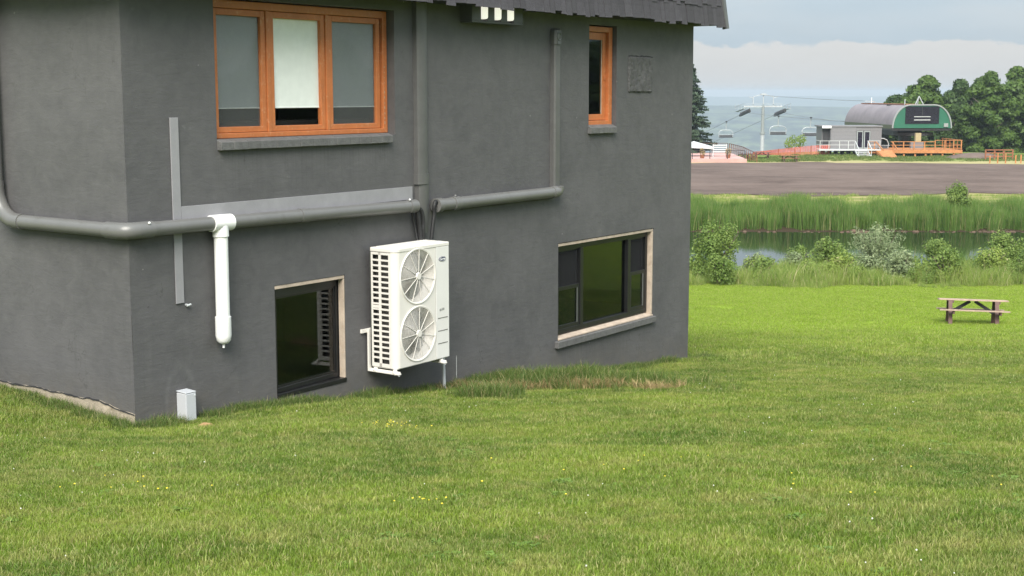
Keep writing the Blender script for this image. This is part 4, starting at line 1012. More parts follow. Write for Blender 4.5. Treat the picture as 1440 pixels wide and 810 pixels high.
# ------------------------------------------------------------------ foliage builders
def leaf_quads(P, Nn, size, g, aspect=1.7):
    n = len(P); t = np.cross(Nn, g.normal(size=(n, 3))); t /= np.linalg.norm(t, axis=1)[:, None] + 1e-9; b = np.cross(Nn, t)
    s = size * g.uniform(.6, 1.3, n)[:, None]; t = t * s * aspect / 2; b = b * s / 2
    V = np.stack([P - t, P + b * .9, P + t, P - b * .9], 1).reshape(-1, 3); i = np.arange(n) * 4
    return V, np.stack([i, i + 1, i + 2, i + 3], 1)
def crown_mesh(name, lobes, per, size, mat, seed, droop=.0, shell=.62):
    g = np.random.default_rng(seed); Ps = []; Ns = []; rv = []
    for (cx, cy, cz, r_, sq) in lobes:
        n = int(per * r_ * r_); d = g.normal(size=(n, 3)); d /= np.linalg.norm(d, axis=1)[:, None]
        rad = r_ * (shell + (1 - shell) * g.uniform(0, 1, n) ** .6) * (1 + .22 * np.sin(d[:, 0] * 7 + seed) * np.sin(d[:, 1] * 6 + cx) * np.sin(d[:, 2] * 8 + cz))
        p = d * rad[:, None]; p[:, 2] *= sq; Ps.append(p + np.array([cx, cy, cz])); k = d + g.normal(size=(n, 3)) * .55; k[:, 2] += .35; Ns.append(k / np.linalg.norm(k, axis=1)[:, None])
        rv.append(np.clip(g.uniform(0, 1, n) * .7 + g.uniform(0, .3), 0, 1))
    P = np.concatenate(Ps); Nn = np.concatenate(Ns); V, F = leaf_quads(P, Nn, size, g)
    return np_mesh(name, V, [F], mat, np.concatenate(rv))
def tree_lobes(h, w, g, n=34, low=.14):
    out = []
    for i in range(n):
        t = g.uniform(low, 1); prof = math.sin(min(1, (t - low + .10) / (1.06 - low)) ** .75 * math.pi) ** .6
        a = g.uniform(0, 6.283); rr = w * prof * g.uniform(.15, .9)
        r_ = g.uniform(.17, .32) * w * (1.08 - .35 * t); out.append((rr * math.cos(a), rr * math.sin(a), h * t - r_ * .4, r_, .6))
    return out
def trunk_mesh(h, r_, g, limbs=6):
    q = MB(); q.tube([(0, 0, -.6), (.06, 0, h * .2), (.12, .05, h * .45), (.05, 0, h * .85)], [r_ * 1.25, r_, r_ * .7, r_ * .2], 9)
    for i in range(limbs):
        a = g.uniform(0, 6.28); z = h * g.uniform(.22, .6); l = h * g.uniform(.18, .3)
        q.tube([(.08, 0, z), (l * .5 * math.cos(a), l * .5 * math.sin(a), z + l * .45), (l * math.cos(a), l * math.sin(a), z + l * .75)], [r_ * .45, r_ * .3, r_ * .1], 6)
    me = q.mesh('trunk', True); me.materials.append(m_bark); return me
TV = []
for i in range(4):
    g = np.random.default_rng(100 + i); h = 12.; w = 4.9
    TV.append((crown_mesh('crown', tree_lobes(h, w, g, 100, (.06, .14, .08, .05)[i]), 300, .34, (m_tree, m_tree2, m_tree, m_tree2)[i], 200 + i, shell=.3), trunk_mesh(h, .24, g)))
tree_specs = [  # x, y, height, variant, width factor, label
    (57.4, 206, 11.8, 1, 1.1, 'dark deciduous tree at the left end of the grove, rising behind the lift hood'),
    (61.7, 205, 14.3, 0, 1.1, 'broad rounded deciduous tree rising highest behind the lift hood'),
    (66.3, 204, 13.6, 3, .85, 'dark narrow tree between the tree behind the hood and the bright tall ones'),
    (65.9, 190, 11.8, 2, .95, 'tall bright green tree with a bare pale trunk right of the cedar deck'),
    (71.3, 195, 13.4, 0, 1.0, 'tallest bright green tree near the right edge of the photo'),
    (62.8, 195, 8.2, 1, .85, 'low dark tree right behind the cedar deck railing'),
    (76.5, 199, 13.6, 3, 1.0, 'dark tree just beyond the brightest tree at the right edge'), (58.8, 199, 8.6, 3, .9, 'low dark tree seen beneath and beside the lift hood'),
    (69.6, 204, 14.0, 1, 1.0, 'dark tree filling in behind the two bright trees'),
    (86, 196, 13.5, 2, 1.15, 'bright tree well to the right of the lot'), (94, 200, 15, 0, 1.2, 'wide tree far to the right of the lot'),
    (54.0, 212, 10.6, 3, .9, 'dark tree whose crown is mostly hidden by the lift hood'), (75.5, 187, 9.4, 2, .8, 'smaller bright tree at the front right of the grove')]
for x, y, h, v, wf_, lab in tree_specs:
    z = float(gz(x, y)); root = thing('deciduous_tree', lab, 'tree', (x, y, z), rnd.uniform(0, 6), 'trees behind the ski lift'); s_ = h / 12.
    root.scale = (s_ * wf_, s_ * wf_, s_); link('crown', TV[v][0], root); link('trunk', TV[v][1], root)
def under(name, x0, x1, y0, y1, n, smin, smax, label, variants):
    x = nr.uniform(x0, x1, n); y = nr.uniform(y0, y1, n); return scatter(name, np.stack([x, y, gz(x, y)], 1), nr.uniform(smin, smax, n), variants, label)
cl = bpy.data.objects.new('undergrowth_clump', crown_mesh('undergrowth_clump', [(0, 0, .7, .9, .8), (.6, .3, .5, .7, .8), (-.5, -.2, .5, .7, .9), (.1, -.5, 1.1, .6, .9)], 330, .22, m_tree2, 77)); hidden.objects.link(cl)
under('undergrowth', 52, 96, 192, 212, 260, .9, 2.4, 'dense dark undergrowth beneath the trees', [cl])

wood_src = [bpy.data.objects.new('wood_tree', TV[i][0]) for i in range(4)]
for o in wood_src: hidden.objects.link(o)
wp = []
for i in range(150):
    f = rnd.random(); a = R(18 + 125 * f); x = 30 + 150 * math.sin(a) * 1.05 + rnd.uniform(0, 22); y = 55 + 150 * math.cos(a) + rnd.uniform(-6, 6)
    if x > 92: wp.append((x, y, float(gz(x, y)) - .8))
scatter('wood', wp, nr.uniform(1.0, 1.45, len(wp)), wood_src, 'wood curving round the field to the right of the lot')
# spruce: drooping boughs of needle sprays
def spruce():
    g = np.random.default_rng(5); H = 12.3; Ps = []; Ns = []
    q = MB(); q.tube([(0, 0, -.8), (0, 0, H * .5), (0, 0, H)], [.24, .14, .02], 8)
    z = 1.0
    while z < H - .1:
        L = 3.75 * (1 - z / H) ** .8 + .15
        for b in range(9 if z < H * .7 else 6):
            a = g.uniform(0, 6.28); l = L * g.uniform(.75, 1.12); n = int(46 * l) + 8
            t = g.uniform(.08, 1, n); sp = g.normal(0, .10 + .10 * l * .3, n) * (1.15 - t * .7)
            x = l * t * math.cos(a) - sp * math.sin(a); y = l * t * math.sin(a) + sp * math.cos(a); zz_ = z - .30 * l * t + .16 * l * t ** 2 - np.abs(sp) * .5 - g.uniform(0, .16, n)
            Ps.append(np.stack([x, y, zz_], 1)); k = g.normal(size=(n, 3)) * .6; k[:, 2] += .7; k[:, 0] += .4 * math.cos(a); k[:, 1] += .4 * math.sin(a); Ns.append(k / np.linalg.norm(k, axis=1)[:, None])
        z += .27 + .12 * (1 - z / H)
    P = np.concatenate(Ps); Nn = np.concatenate(Ns); V, F = leaf_quads(P, Nn, .19, g, 2.4)
    root = thing('spruce_tree', 'tall dark spruce standing just past the far corner of the house', 'tree', (22.9, 177, float(gz(22.9, 177)) - .3), 0)
    link('crown', np_mesh('crown', V, [F], m_conifer, g.uniform(0, 1, len(P))), root); me = q.mesh('trunk', True); me.materials.append(m_bark); link('trunk', me, root)
spruce()

# bushes round the pond
def bush(label, x, y, h, w, mat, seed, size=.065, n=26, per=1900, willow=False):
    g = np.random.default_rng(seed); z = float(gz(x, y)); root = thing('bush', label, 'bush', (x, y, z), 0, 'bushes round the pond')
    lobes = []
    for i in range(n):
        t = g.uniform(.15, 1); a = g.uniform(0, 6.283); rr = w * g.uniform(.1, .85) * (1.15 - .6 * t)
        lobes.append((rr * math.cos(a), rr * math.sin(a), h * t * .84, w * g.uniform(.2, .36), 1.25))
    link('crown', crown_mesh('crown', lobes, per, size, mat, seed, shell=.25), root)
    q = MB()
    for i in range(9):
        a = g.uniform(0, 6.28); r_ = w * g.uniform(.2, .7); q.tube([(.05 * math.cos(a), .05 * math.sin(a), -.1), (r_ * .4 * math.cos(a), r_ * .4 * math.sin(a), h * .45), (r_ * math.cos(a), r_ * math.sin(a), h * .8)], [.028, .02, .008], 5)
    me = q.mesh('stem'); me.materials.append(m_bark); link('stem', me, root)
    if willow:      # upright wands of narrow leaves
        Ps = []; Ns = []
        for i in range(95):
            a = g.uniform(0, 6.28); l = g.uniform(.6, 1.0); out = w * g.uniform(.3, 1.05); k = 26; t = np.linspace(.35, 1, k)
            Ps.append(np.stack([out * t ** 1.2 * math.cos(a), out * t ** 1.2 * math.sin(a), h * l * t * (1 - .12 * (out / w) ** 2)], 1) + g.normal(0, .025, (k, 3))); v = g.normal(size=(k, 3)); Ns.append(v / np.linalg.norm(v, axis=1)[:, None])
        V, F = leaf_quads(np.concatenate(Ps), np.concatenate(Ns), .05, g, 3.); link('wands', np_mesh('wands', V, [F], mat, g.uniform(0, 1, len(F))), root)
bush('dense dark green bush at the far corner of the house by the pond', 7.75, 51.5, 2.35, 1.25, m_bush, 31)
bush('low leafy bush below the dense bush by the house corner', 7.55, 49.3, 1.2, .7, m_bush, 32)
bush('rounded green bush on the near bank left of the pale willow', 12.95, 55.3, 2.0, 1.05, m_bush, 33)
bush('pale grey-green willow bush with upright wands on the near bank', 14.7, 54.8, 2.4, 1.15, m_willow, 34, .055, 26, 1300, True)
bush('bushy green shrub on the near bank at the right edge', 19.9, 54.6, 2.15, 1.2, m_bush, 35)
bush('low dark shrub at the lawn edge right of the willow', 16.05, 50.2, 1.35, .95, m_bush, 36)
bush('tall bush standing among the far reeds at the right', 26.9, 82.2, 2.6, 1.25, m_bush, 37, .085)
bush('small low bush at the lawn edge left of the rounded bush', 9.4, 51.0, 1.0, .75, m_bush, 38)
bush('spreading low shrub at the water edge under the willow', 13.9, 52.4, 1.05, .7, m_willow, 39)

bush('pale straggly shrub in the weeds left of the rounded bush', 10.9, 52.6, 1.35, .8, m_willow, 40)
bush('green shrub overlapping the water right of the willow', 17.3, 55.0, 1.75, .95, m_bush, 41)
bush('yellow-green low shrub near the lawn edge at the right', 18.4, 51.5, 1.4, .9, m_weed, 42)
bush('yellow-green shrub at the lawn edge below the rounded bush', 12.3, 50.6, 1.2, .85, m_weed, 43)
bush('small dark shrub at the lawn edge near the right edge', 19.2, 50.3, 1.15, .8, m_bush, 44)
bush('grey-green shrub standing in the weeds left of centre', 9.9, 54.9, 1.3, .7, m_willow, 45)
bush('pale shrub with loose branches between the willow and the lawn edge', 14.6, 51.0, 1.3, .85, m_willow, 46)
bush('dark leafy shrub in the weeds left of the rounded bush at the water', 11.7, 54.9, 1.5, .75, m_bush, 47)
# reeds and weeds
rv_ = [blade_mesh('reed_clump', 130, .55, 1.1, 2.0, .028, .28, m_reed, 300 + i) for i in range(4)]
x = nr.uniform(-22, 46, 2350); y = 79.4 + 5.8 * nr.uniform(0, 1, 2350) ** .8
scl = nr.uniform(.62, .92, 2350) * (.92 + .12 * np.sin(x * .8) + .08 * np.sin(x * 2.3))
scatter('reeds', np.stack([x, y, gz(x, y) - .05], 1), scl, rv_, 'tall green reed bed along the far bank of the pond')
wv = [blade_mesh('weed_clump', 170, .4, .3, 1.0, .017, .45, m_weed, 320 + i) for i in range(4)]
x = nr.uniform(-16, 28, 4200); y = 48.3 + .55 * np.sin(x * 1.1) + .4 * np.sin(x * 2.7 + 1) + 9.4 * nr.uniform(0, 1, 4200)
scatter('bank_weeds', np.stack([x, y, gz(x, y) - .03], 1), nr.uniform(.32, .95, 4200) * (.9 + .4 * np.sin(x * 1.3 + .6 * y) * np.sin(y * .8 + x * .4)) * np.clip((y - 47.6) / 1.6, .4, 1) * np.where((x < 11.6) & (x > 8.6) & (y > 52.5), .5, 1), wv, 'tall pale weeds and grasses on the near bank')
x = nr.uniform(3, 28, 500); y = nr.uniform(56, 59.5, 500); k = mnoise
keep = np.sin(x * .9 + 1) + np.sin(x * .37) > -.6; keep = keep & ~((x < 12.2) & (x > 8.4)); x = x[keep]; y = y[keep]
scatter('water_edge_reeds', np.stack([x, y, np.minimum(gz(x, y), -5.05)], 1), nr.uniform(.35, .95, len(x)), rv_, 'reeds standing along the near water edge')
lw_ = [bpy.data.objects.new('leafy_weed', crown_mesh('leafy_weed', [(0, 0, .3, .32, 1.1), (.2, .1, .5, .24, 1.1), (-.2, 0, .45, .22, 1.2)], 2600, .04, m, 340 + i)) for i, m in enumerate((m_bush, m_weed))]
for o in lw_: hidden.objects.link(o)
x = nr.uniform(4, 27, 620); y = nr.uniform(49.4, 57, 620)
scatter('leafy_weeds', np.stack([x, y, gz(x, y)], 1), nr.uniform(.4, 1.2, 620) * (.8 + .45 * np.sin(x * 1.7 + y)), lw_, 'leafy weeds among the bank grasses')
x = nr.uniform(-20, 50, 2100); y = nr.uniform(84.5, 101, 2100); gv2 = [blade_mesh('dry_tuft', 60, .5, .12, .34, .02, .6, m_weed, 360 + i) for i in range(3)]
scatter('dry_grass', np.stack([x, y, gz(x, y)], 1), nr.uniform(.35, .9, 2100), gv2, 'thin dry grass between the reeds and the gravel')
x = nr.uniform(28, 66, 1300); y = nr.uniform(160, 172, 1300)
scatter('knoll_grass', np.stack([x, y, gz(x, y)], 1), nr.uniform(.4, .9, 1300), [blade_mesh('knoll_tuft', 60, .6, .1, .3, .035, .6, m_fringe, 380 + i) for i in range(3)], 'rough grass on the knoll in front of the lift')
mb = MB()
for i in range(540):
    xx = rnd.uniform(-10, 46); d = mnoise.noise(Vector((xx * .4, 0, 4)))
    if d < -.15 and rnd.random() < .6: continue
    yy = 78.75 + rnd.gauss(0, .22); r_ = rnd.uniform(.04, .11) * (1.9 if 18.8 < xx < 21.5 and rnd.random() < .6 else 1); mb.ball((xx, yy, float(gz(xx, yy)) + r_ * .2), r_, 7, 4, (1.3, 1, .75))
struct(mb.build('bank_stones', m_stone), 'stuff', 'brown stones along the far water line')

# ------------------------------------------------------------------ ski lift
def prof(w, h, rx, n=10):
    P = [(-w / 2, 0)] + [(-w / 2 + rx - rx * math.cos(t), h * math.sin(t)) for t in np.linspace(.08, math.pi / 2, n)]
    return P + [(-x, z) for x, z in reversed(P)]
HX, HY, HZ = 52.5, 176.0, -1.52; hrot = R(4.3)
lift = thing('lift_terminal', 'ski lift terminal with a rounded hood and green end panel on the cedar deck', 'lift station', (HX, HY, HZ), hrot)
LEN = 19.5; P = prof(7.7, 2.95, 2.3)
mb = MB(); n = len(P)
for a, b in ((.0, 6.4), (6.45, 12.9), (12.95, LEN)):
    V = [(x, y, z) for y in (a, b) for x, z in P] + [(x * .965, y, z * .96) for y in (a, b) for x, z in P]
    F = [(i, i + 1, n + i + 1, n + i) for i in range(n - 1)] + [(2 * n + i, 3 * n + i, 3 * n + i + 1, 2 * n + i + 1) for i in range(n - 1)]
    q = MB(); q.add(V, F); q.build('hood_shell', m_roofhood, lift, smooth=True)
q = MB(); q.prism([(x * .985, .03, z * .985) for x, z in P], (0, .12, 0)); cap = q.build('end_panel', m_hoodgreen, lift)
q = MB(); q.prism([(x * .985, LEN - .15, z * .985) for x, z in P], (0, .12, 0)); q.build('end_panel', m_hoodgreen, lift)
q = MB()
for i in range(n - 1): q.beam((P[i][0], .05, P[i][1]), (P[i + 1][0], .05, P[i + 1][1]), .16, .22, (0, 1, 0))
q.build('hood_trim', m_hoodtrim, lift)
q = MB(); q.box((-2.25, .029, .55), (2.2, -.03, 2.75)); wn = q.build('window', m_darkglass, cap)
q = MB(); q.box((-1.1, -.032, 1.4), (1.05, -.06, 1.50)); q.box((-1.1, -.032, .98), (1.05, -.06, 1.10)); q.build('louvre', m_galv, wn)
q = MB(); q.box((-.05, -.032, 1.51), (.02, -.045, 2.7)); q.build('mullion', m_metal_dark, wn)
q = MB(); q.box((2.85, .029, .15), (3.4, -.1, .62)); q.build('vent_box', m_hoodtrim, cap)
q = MB(); q.box((-3.85, .2, -.32), (3.85, LEN - .2, -.02)); q.build('underframe', m_metal_dark, lift)
q = MB(); q.box((-3.9, .3, -.1), (-3.7, LEN - .3, .42)); q.build('side_skirt', M('olive_skirt', (.085, .095, .045), .5), lift)
q = MB(); q.box((-1.9, 1., 2.96), (-.6, LEN - 1, 3.06)); q.build('ridge_walkway', m_rust, lift)
q = MB(); q.box((-2.3, 5.8, 2.52), (-1.95, 6.9, 2.95)); q.build('hatch', m_metal_dark, lift)
q = MB()
for dx, dy in ((-.55, 0), (.55, 0), (0, .7)): q.beam((-.0 + dx, 1.2 + dy, 2.95), (0, 1.4, 4.05), .09)
q.beam((-1.9, 1.3, 2.95), (-1.9, 1.3, 3.65), .09); q.build('roof_mast', m_galv, lift)
q = MB()
for dx in (-.5, .4): q.beam((-1.6 + dx * .3, 15 + dx, 2.95), (-1.6, 15, 3.8), .08)
q.beam((-2.5, 15, 3.35), (-1.1, 15, 3.25), .08); q.build('rear_mast', m_galv, lift)
for y in (6, 14.5):
    q = MB(); q.tube([(0, y, -.3), (0, y, -4.2)], [.9, .7], 14); q.build('column', m_metal_dark, lift, smooth=True)
q = MB(); q.tube([(0, 3.2, -1.0), (0, 3.2, -.62)], 2.6, 28); q.build('bullwheel', m_metal_dark, lift, smooth=True)
q = MB(); q.box((-1.6, 4.2, -1.1), (1.6, 13, -.35)); q.build('machinery', m_metal_dark, lift)

def gw(x, y): return (x, y, float(gz(x, y)))
# cedar deck
DZ = -4.07
deck = thing('wooden_deck', 'raised orange cedar deck with railings in front of the lift terminal', 'deck', (50, 170, DZ))
O = (50, 170, DZ)
q = MB(O); q.box((44.0, 169.9, DZ - .05), (55.75, 178.5, DZ)); q.build('deck_floor', m_deckshade, deck)
q = MB(O); q.box((44.0, 169.82, DZ - .38), (55.8, 169.895, DZ + .02)); q.box((55.755, 169.9, DZ - .38), (55.83, 178.5, DZ + .02)); q.build('fascia', m_deck, deck)
for x in (44.1, 47.1, 48.6, 50.0, 51.3, 52.0, 53.4, 54.8, 55.7):
    q = MB(O); q.box((x - .1, 169.95, float(gz(x, 170)) - .3), (x + .1, 170.15, DZ - .06)); q.build('post', m_deck, deck)
xs = [44.1, 44.9, 47.2, 48.5, 49.8, 51.1, 52.4, 53.6, 54.7, 55.65]
for x in xs:
    if 45.0 < x < 46.9: continue
    t = 1.02 if x < 52 else 1.2; q = MB(O); q.box((x - .06, 169.86, DZ + .021), (x + .06, 169.98, DZ + t)); q.build('rail_post', m_deck, deck)
for a, b, t in ((44.05, 45.2, 1.0), (46.9, 52.35, 1.0), (52.4, 55.75, 1.18)):
    q = MB(O); q.box((a, 169.84, DZ + t), (b, 170.0, DZ + t + .06)); q.box((a, 169.89, DZ + .16), (b, 169.94, DZ + .22)); q.box((a, 169.89, DZ + .58), (b, 169.94, DZ + .64)); q.build('rail', m_deck, deck)
q = MB(O); q.box((55.62, 170, DZ + 1.18), (55.78, 178, DZ + 1.24))
for z in (.2, .6): q.box((55.68, 170, DZ + z), (55.73, 178, DZ + z + .06))
for y in np.arange(171.5, 178, 1.5): q.box((55.65, y, DZ + .01), (55.75, y + .1, DZ + 1.18))
q.build('side_railing', m_deck, deck)
q = MB(O); q.prism([(45.1, 169.8, DZ + .015), (47.0, 169.8, DZ + .015), (46.85, 166.6, DZ - .75), (45.2, 166.6, DZ - .75)], (0, 0, -.08)); rp_ = q.build('ramp', m_deck, deck)
q = MB(O); q.prism([(45.2, 166.55, DZ - .76), (46.85, 166.55, DZ - .76), (46.85, 166.55, DZ - 1.05), (45.2, 166.55, DZ - 1.05)], (0, -.05, 0))
for x in (45.05, 47.05): q.beam((x, 169.8, DZ + 1.0), (x + (.1 if x < 46 else -.1), 166.7, DZ + .12), .08, .12); q.beam((x, 169.8, DZ - .2), (x + (.1 if x < 46 else -.1), 166.6, DZ - .98), .06, .3)
q.build('ramp_rail', m_deck, rp_)

# operator hut with landing
hut = thing('operator_hut', 'grey flat-roofed operator hut with glazed door beside the lift terminal', 'hut', (42, 172, -3.97)); O = (42, 172, -3.97)
q = MB(O); q.box((39.9, 172, -3.97), (43.15, 176, -1.28)); q.box((43.15, 172.02, -1.75), (46.3, 176, -1.28)); q.box((44.95, 172.02, -3.97), (46.3, 175.9, -1.76)); q.box((43.15, 175.9, -3.97), (44.95, 175.99, -1.76)); q.box((39.0, 172.8, -3.97), (39.9, 176, -1.28)); q.build('wall', m_hutgrey, hut)
for k in range(15): q = MB(O); z = -3.93 + k * .178; q.prism([(40.0, 171.995, z), (40.0, 171.96, z), (40.0, 171.985, z + .16), (40.0, 171.995, z + .16)], (3.1, 0, 0)); q.build('plank', m_hutgrey, hut)
q = MB(O); q.box((38.75, 171.9, -1.28), (46.4, 176.1, -1.12)); q.build('roof', m_hutgrey, hut)
q = MB(O); q.box((38.8, 171.85, -1.42), (39.95, 171.95, -1.12)); q.build('corner_trim', m_white, hut)
q = MB(O); q.box((39.1, 172.6, -3.95), (39.85, 172.7, -1.5)); q.build('side_door', m_metal_dark, hut)
q = MB(O); rect = [(43.2, 44.0), (44.1, 44.9)]
for a, b in rect:
    d_ = MB(O); rect_frame(d_, a, b, -3.95, -1.78, .12, 172.0, 172.08); dd = d_.build('door' if a < 44 else 'window', m_hoodtrim, hut); g_ = MB(O); g_.box((a + .12, 172.03, -3.83), (b - .12, 172.05, -1.9)); g_.build('pane', m_darkglass, dd)
q.box((45.2, 171.94, -3.9), (46.2, 172.0, -2.9)); q.build('equipment_box', m_hutgrey, hut)
land = thing('landing', 'white railed steel landing with steps in front of the operator hut', 'landing', (41, 170, -4)); O = (41, 170, -4)
q = MB(O); q.box((38.0, 169.6, -4.12), (45.6, 171.9, -3.98)); q.build('platform', m_rail, land)
for x in (38.1, 39.2, 40.5, 41.6, 42.4, 44.0, 45.5):
    q = MB(O); q.box((x - .03, 169.62, -3.975), (x + .03, 169.68, -2.9)); q.build('rail_post', m_rail, land)
for a, b in ((38.06, 42.4), (44.0, 45.5)):
    q = MB(O)
    for z in (-3.45, -2.95): q.box((a, 169.63, z), (b, 169.69, z + .05))
    q.build('rail', m_rail, land)
q = MB(O)
for y0 in (38.05,):
    for z in (-3.45, -2.95): q.box((y0, 169.7, z), (y0 + .06, 171.9, z + .07))
q.build('rail', m_rail, land)
for i in range(5):
    q = MB(O); q.box((42.45, 169.2 - i * .38, -4.2 - i * .17), (43.95, 169.55 - i * .38, -4.14 - i * .17)); q.build('step', m_rail, land)
q = MB(O)
for x in (42.42, 43.98): q.beam((x, 169.6, -4.1), (x, 167.6, -4.98), .06, .22); q.beam((x, 169.6, -2.95), (x, 167.7, -3.85), .06, .06); q.beam((x, 167.7, -3.85), (x, 167.7, -4.95), .06)
q.build('stair_rail', m_rail, land)
q = MB(O); 
for x in np.arange(38.6, 45.6, .8): q.box((x, 171.2, -5.3), (x + .5, 171.4, -4.12))
q.build('pier', m_metal_dark, land)

# lift tower, ropes and chairs
TX, TY = 46.5, 255.0; ang = math.atan2(-(TX - HX), TY - HY)
def lp(s_, o_, z):   # along the lift line from the hood, sideways o_, height z
    return Vector((HX - math.sin(ang) * s_ + math.cos(ang) * o_, HY + math.cos(ang) * s_ + math.sin(ang) * o_, z))
ST = (TY - HY) / math.cos(ang)
tower = thing('lift_tower', 'white steel lift tower with crossarm and sheave trains', 'lift tower', lp(ST, 0, float(gz(TX, TY))), ang)
tb = tower.location.z; O = (0, 0, tb)
q = MB(O); q.tube([(0, 0, tb - 1), (0, 0, -4.4)], [.45, .38], 16); q.build('lower_pole', m_galv, tower, smooth=True)
q = MB(O); q.tube([(0, 0, -4.6), (0, 0, .6)], [.32, .26], 16); q.tube([(0, 0, -4.7), (0, 0, -4.35)], .5, 16); q.build('upper_pole', m_hoodtrim, tower, smooth=True)
q = MB(O); q.beam((-3.6, 0, .45), (3.6, 0, .45), .26, .28); q.beam((-3.4, 0, .9), (3.4, 0, .9), .5, .06); q.build('crossarm', m_galv, tower)
for sx in (-1, 1):
    q = MB(O); q.beam((sx * 3.3, -3.2, -.35), (sx * 3.3, 4.2, -1.3), .35, .38)
    tr = q.build('sheave_train', m_metal_dark, tower); 
    for k in range(8):
        y = -3 + k * .95; z = -.35 - .95 * (y + 3.2) / 7.4 + .3; w_ = MB(O); w_.tube([(sx * 3.3 - .08, y, z - .02), (sx * 3.3 + .08, y, z - .02)], .24, 10); w_.build('sheave', m_metal_dark, tr)
    q = MB(O); q.beam((sx * 4.1, -3, .1), (sx * 4.1, 3.8, -.6), .5, .05)
    for y in (-3, -.8, 1.4, 3.6): q.beam((sx * 4.35, y, -.1), (sx * 4.35, y, .9), .05)
    q.beam((sx * 4.35, -3, 1.0), (sx * 4.35, 3.8, .3), .06); q.build('catwalk', m_galv, tower)
    q = MB(O); q.beam((sx * 1.9, 0, .6), (sx * 1.9, 0, 2.2), .12); q.beam((sx * 1.9, 0, 2.2), (0, 0, 2.75), .12); q.beam((sx * 1.9, 0, 2.0), (sx * 2.7, 0, 2.2), .1); q.build('lifting_frame', m_galv, tower)
q = MB(O); q.beam((0, 0, .6), (0, 0, 2.9), .14); q.box((-.5, -.3, 2.5), (.5, .3, 2.8)); q.build('comm_mast', m_galv, tower)
def rope_z(s_, o_):
    t = s_ / ST
    if s_ <= ST: return -1.0 + .35 * t - (1.5 if o_ > 0 else .5) * 4 * t * (1 - t) * .5
    return -.65 - .135 * (s_ - ST)
for o_, lab in ((-3.3, 'left haul rope running from the lift hood over the tower and down the hill'), (3.3, 'right haul rope running from the lift hood over the tower and down the hill')):
    pts = [lp(s_, o_, rope_z(s_, o_)) for s_ in list(np.linspace(2, ST, 16)) + list(np.linspace(ST + 3, ST + 70, 8))]
    q = MB(pts[0]); q.tube(pts, .035, 6); tag(q.build('haul_rope', m_rope, None, pts[0]), lab, 'cable', 'lift haul ropes')
pts = [lp(s_, -.5, 2.55 - .75 * (1 - s_ / ST) - 1.0 * (s_ / ST) * (1 - s_ / ST)) for s_ in np.linspace(17, ST, 12)]; q = MB(pts[0]); q.tube(pts, .035, 5)
tag(q.build('signal_cable', m_rope, None, pts[0]), 'thin signal cable from the top of the lift tower to the hood', 'cable')
chair0 = thing('lift_chair', 'x', 'lift chair', (0, 0, 0), 0, 'chairs hanging on the ski lift')
W2 = 1.35
q = MB(); q.box((-W2, -.25, -3.12), (W2, .28, -3.02)); q.build('seat', m_seat, chair0)
q = MB(); q.prism([(-W2, .26, -3.05), (-W2, .33, -3.05), (-W2, .47, -2.62), (-W2, .40, -2.62)], (2 * W2, 0, 0)); q.build('backrest', m_seat, chair0)
q = MB(); q.tube([(0, 0, 0), (0, .1, -.5), (.0, .25, -1.5), (0, .25, -1.62)], .08, 8); q.build('hanger', m_galv, chair0)
q = MB(); q.tube([(-W2, .3, -3.1), (-W2 - .08, .3, -2.3), (-W2 + .15, .28, -1.85), (-W2 + .6, .27, -1.65), (W2 - .6, .27, -1.65), (W2 - .15, .28, -1.85), (W2 + .08, .3, -2.3), (W2, .3, -3.1)], .06, 8); q.build('bail_frame', m_galv, chair0)
q = MB(); q.box((-.12, -.35, -.1), (.12, .35, .12)); q.build('grip', m_metal_dark, chair0)
q = MB(); q.tube([(-W2 - .05, .3, -2.45), (-W2, -.35, -2.5), (W2, -.35, -2.5), (W2 + .05, .3, -2.45)], .03, 6); q.build('restraint_bar', m_galv, chair0)
chs = [(ST + 15, -3.3, 'lift chair furthest left, hanging beyond the tower beside the spruce'), (ST - 23, -3.3, 'lift chair hanging just right of the tower, higher of the two'), (ST - 19.5, 3.3, 'lift chair hanging just left of the operator hut roof'), (-2.2, -3.9, 'empty lift chair parked under the hood above the cedar ramp')]
for i, (s_, o_, lab) in enumerate(chs):
    loc = lp(s_, o_, rope_z(max(s_, 2), o_)) if s_ > 0 else Vector((46.6, 174.5, -1.15))
    if i == 0: chair0.location = loc; chair0.rotation_euler = (0, 0, ang); chair0['label'] = lab
    else: dup(chair0, loc, ang, lab)
# control stand under the hood
O = (51.3, 173.5, DZ); cs = thing('control_stand', 'tan control cabinet standing on the deck under the lift hood', 'cabinet', O)
q = MB(O); q.box((50.95, 173.3, DZ + .9), (51.65, 173.8, DZ + 2.0)); q.build('cabinet', M('tan_cabinet', (.36, .3, .17), .5), cs)
q = MB(O); q.box((50.4, 173.35, DZ + .0), (52.0, 173.9, DZ + .9)); q.build('pedestal', m_hutgrey, cs)

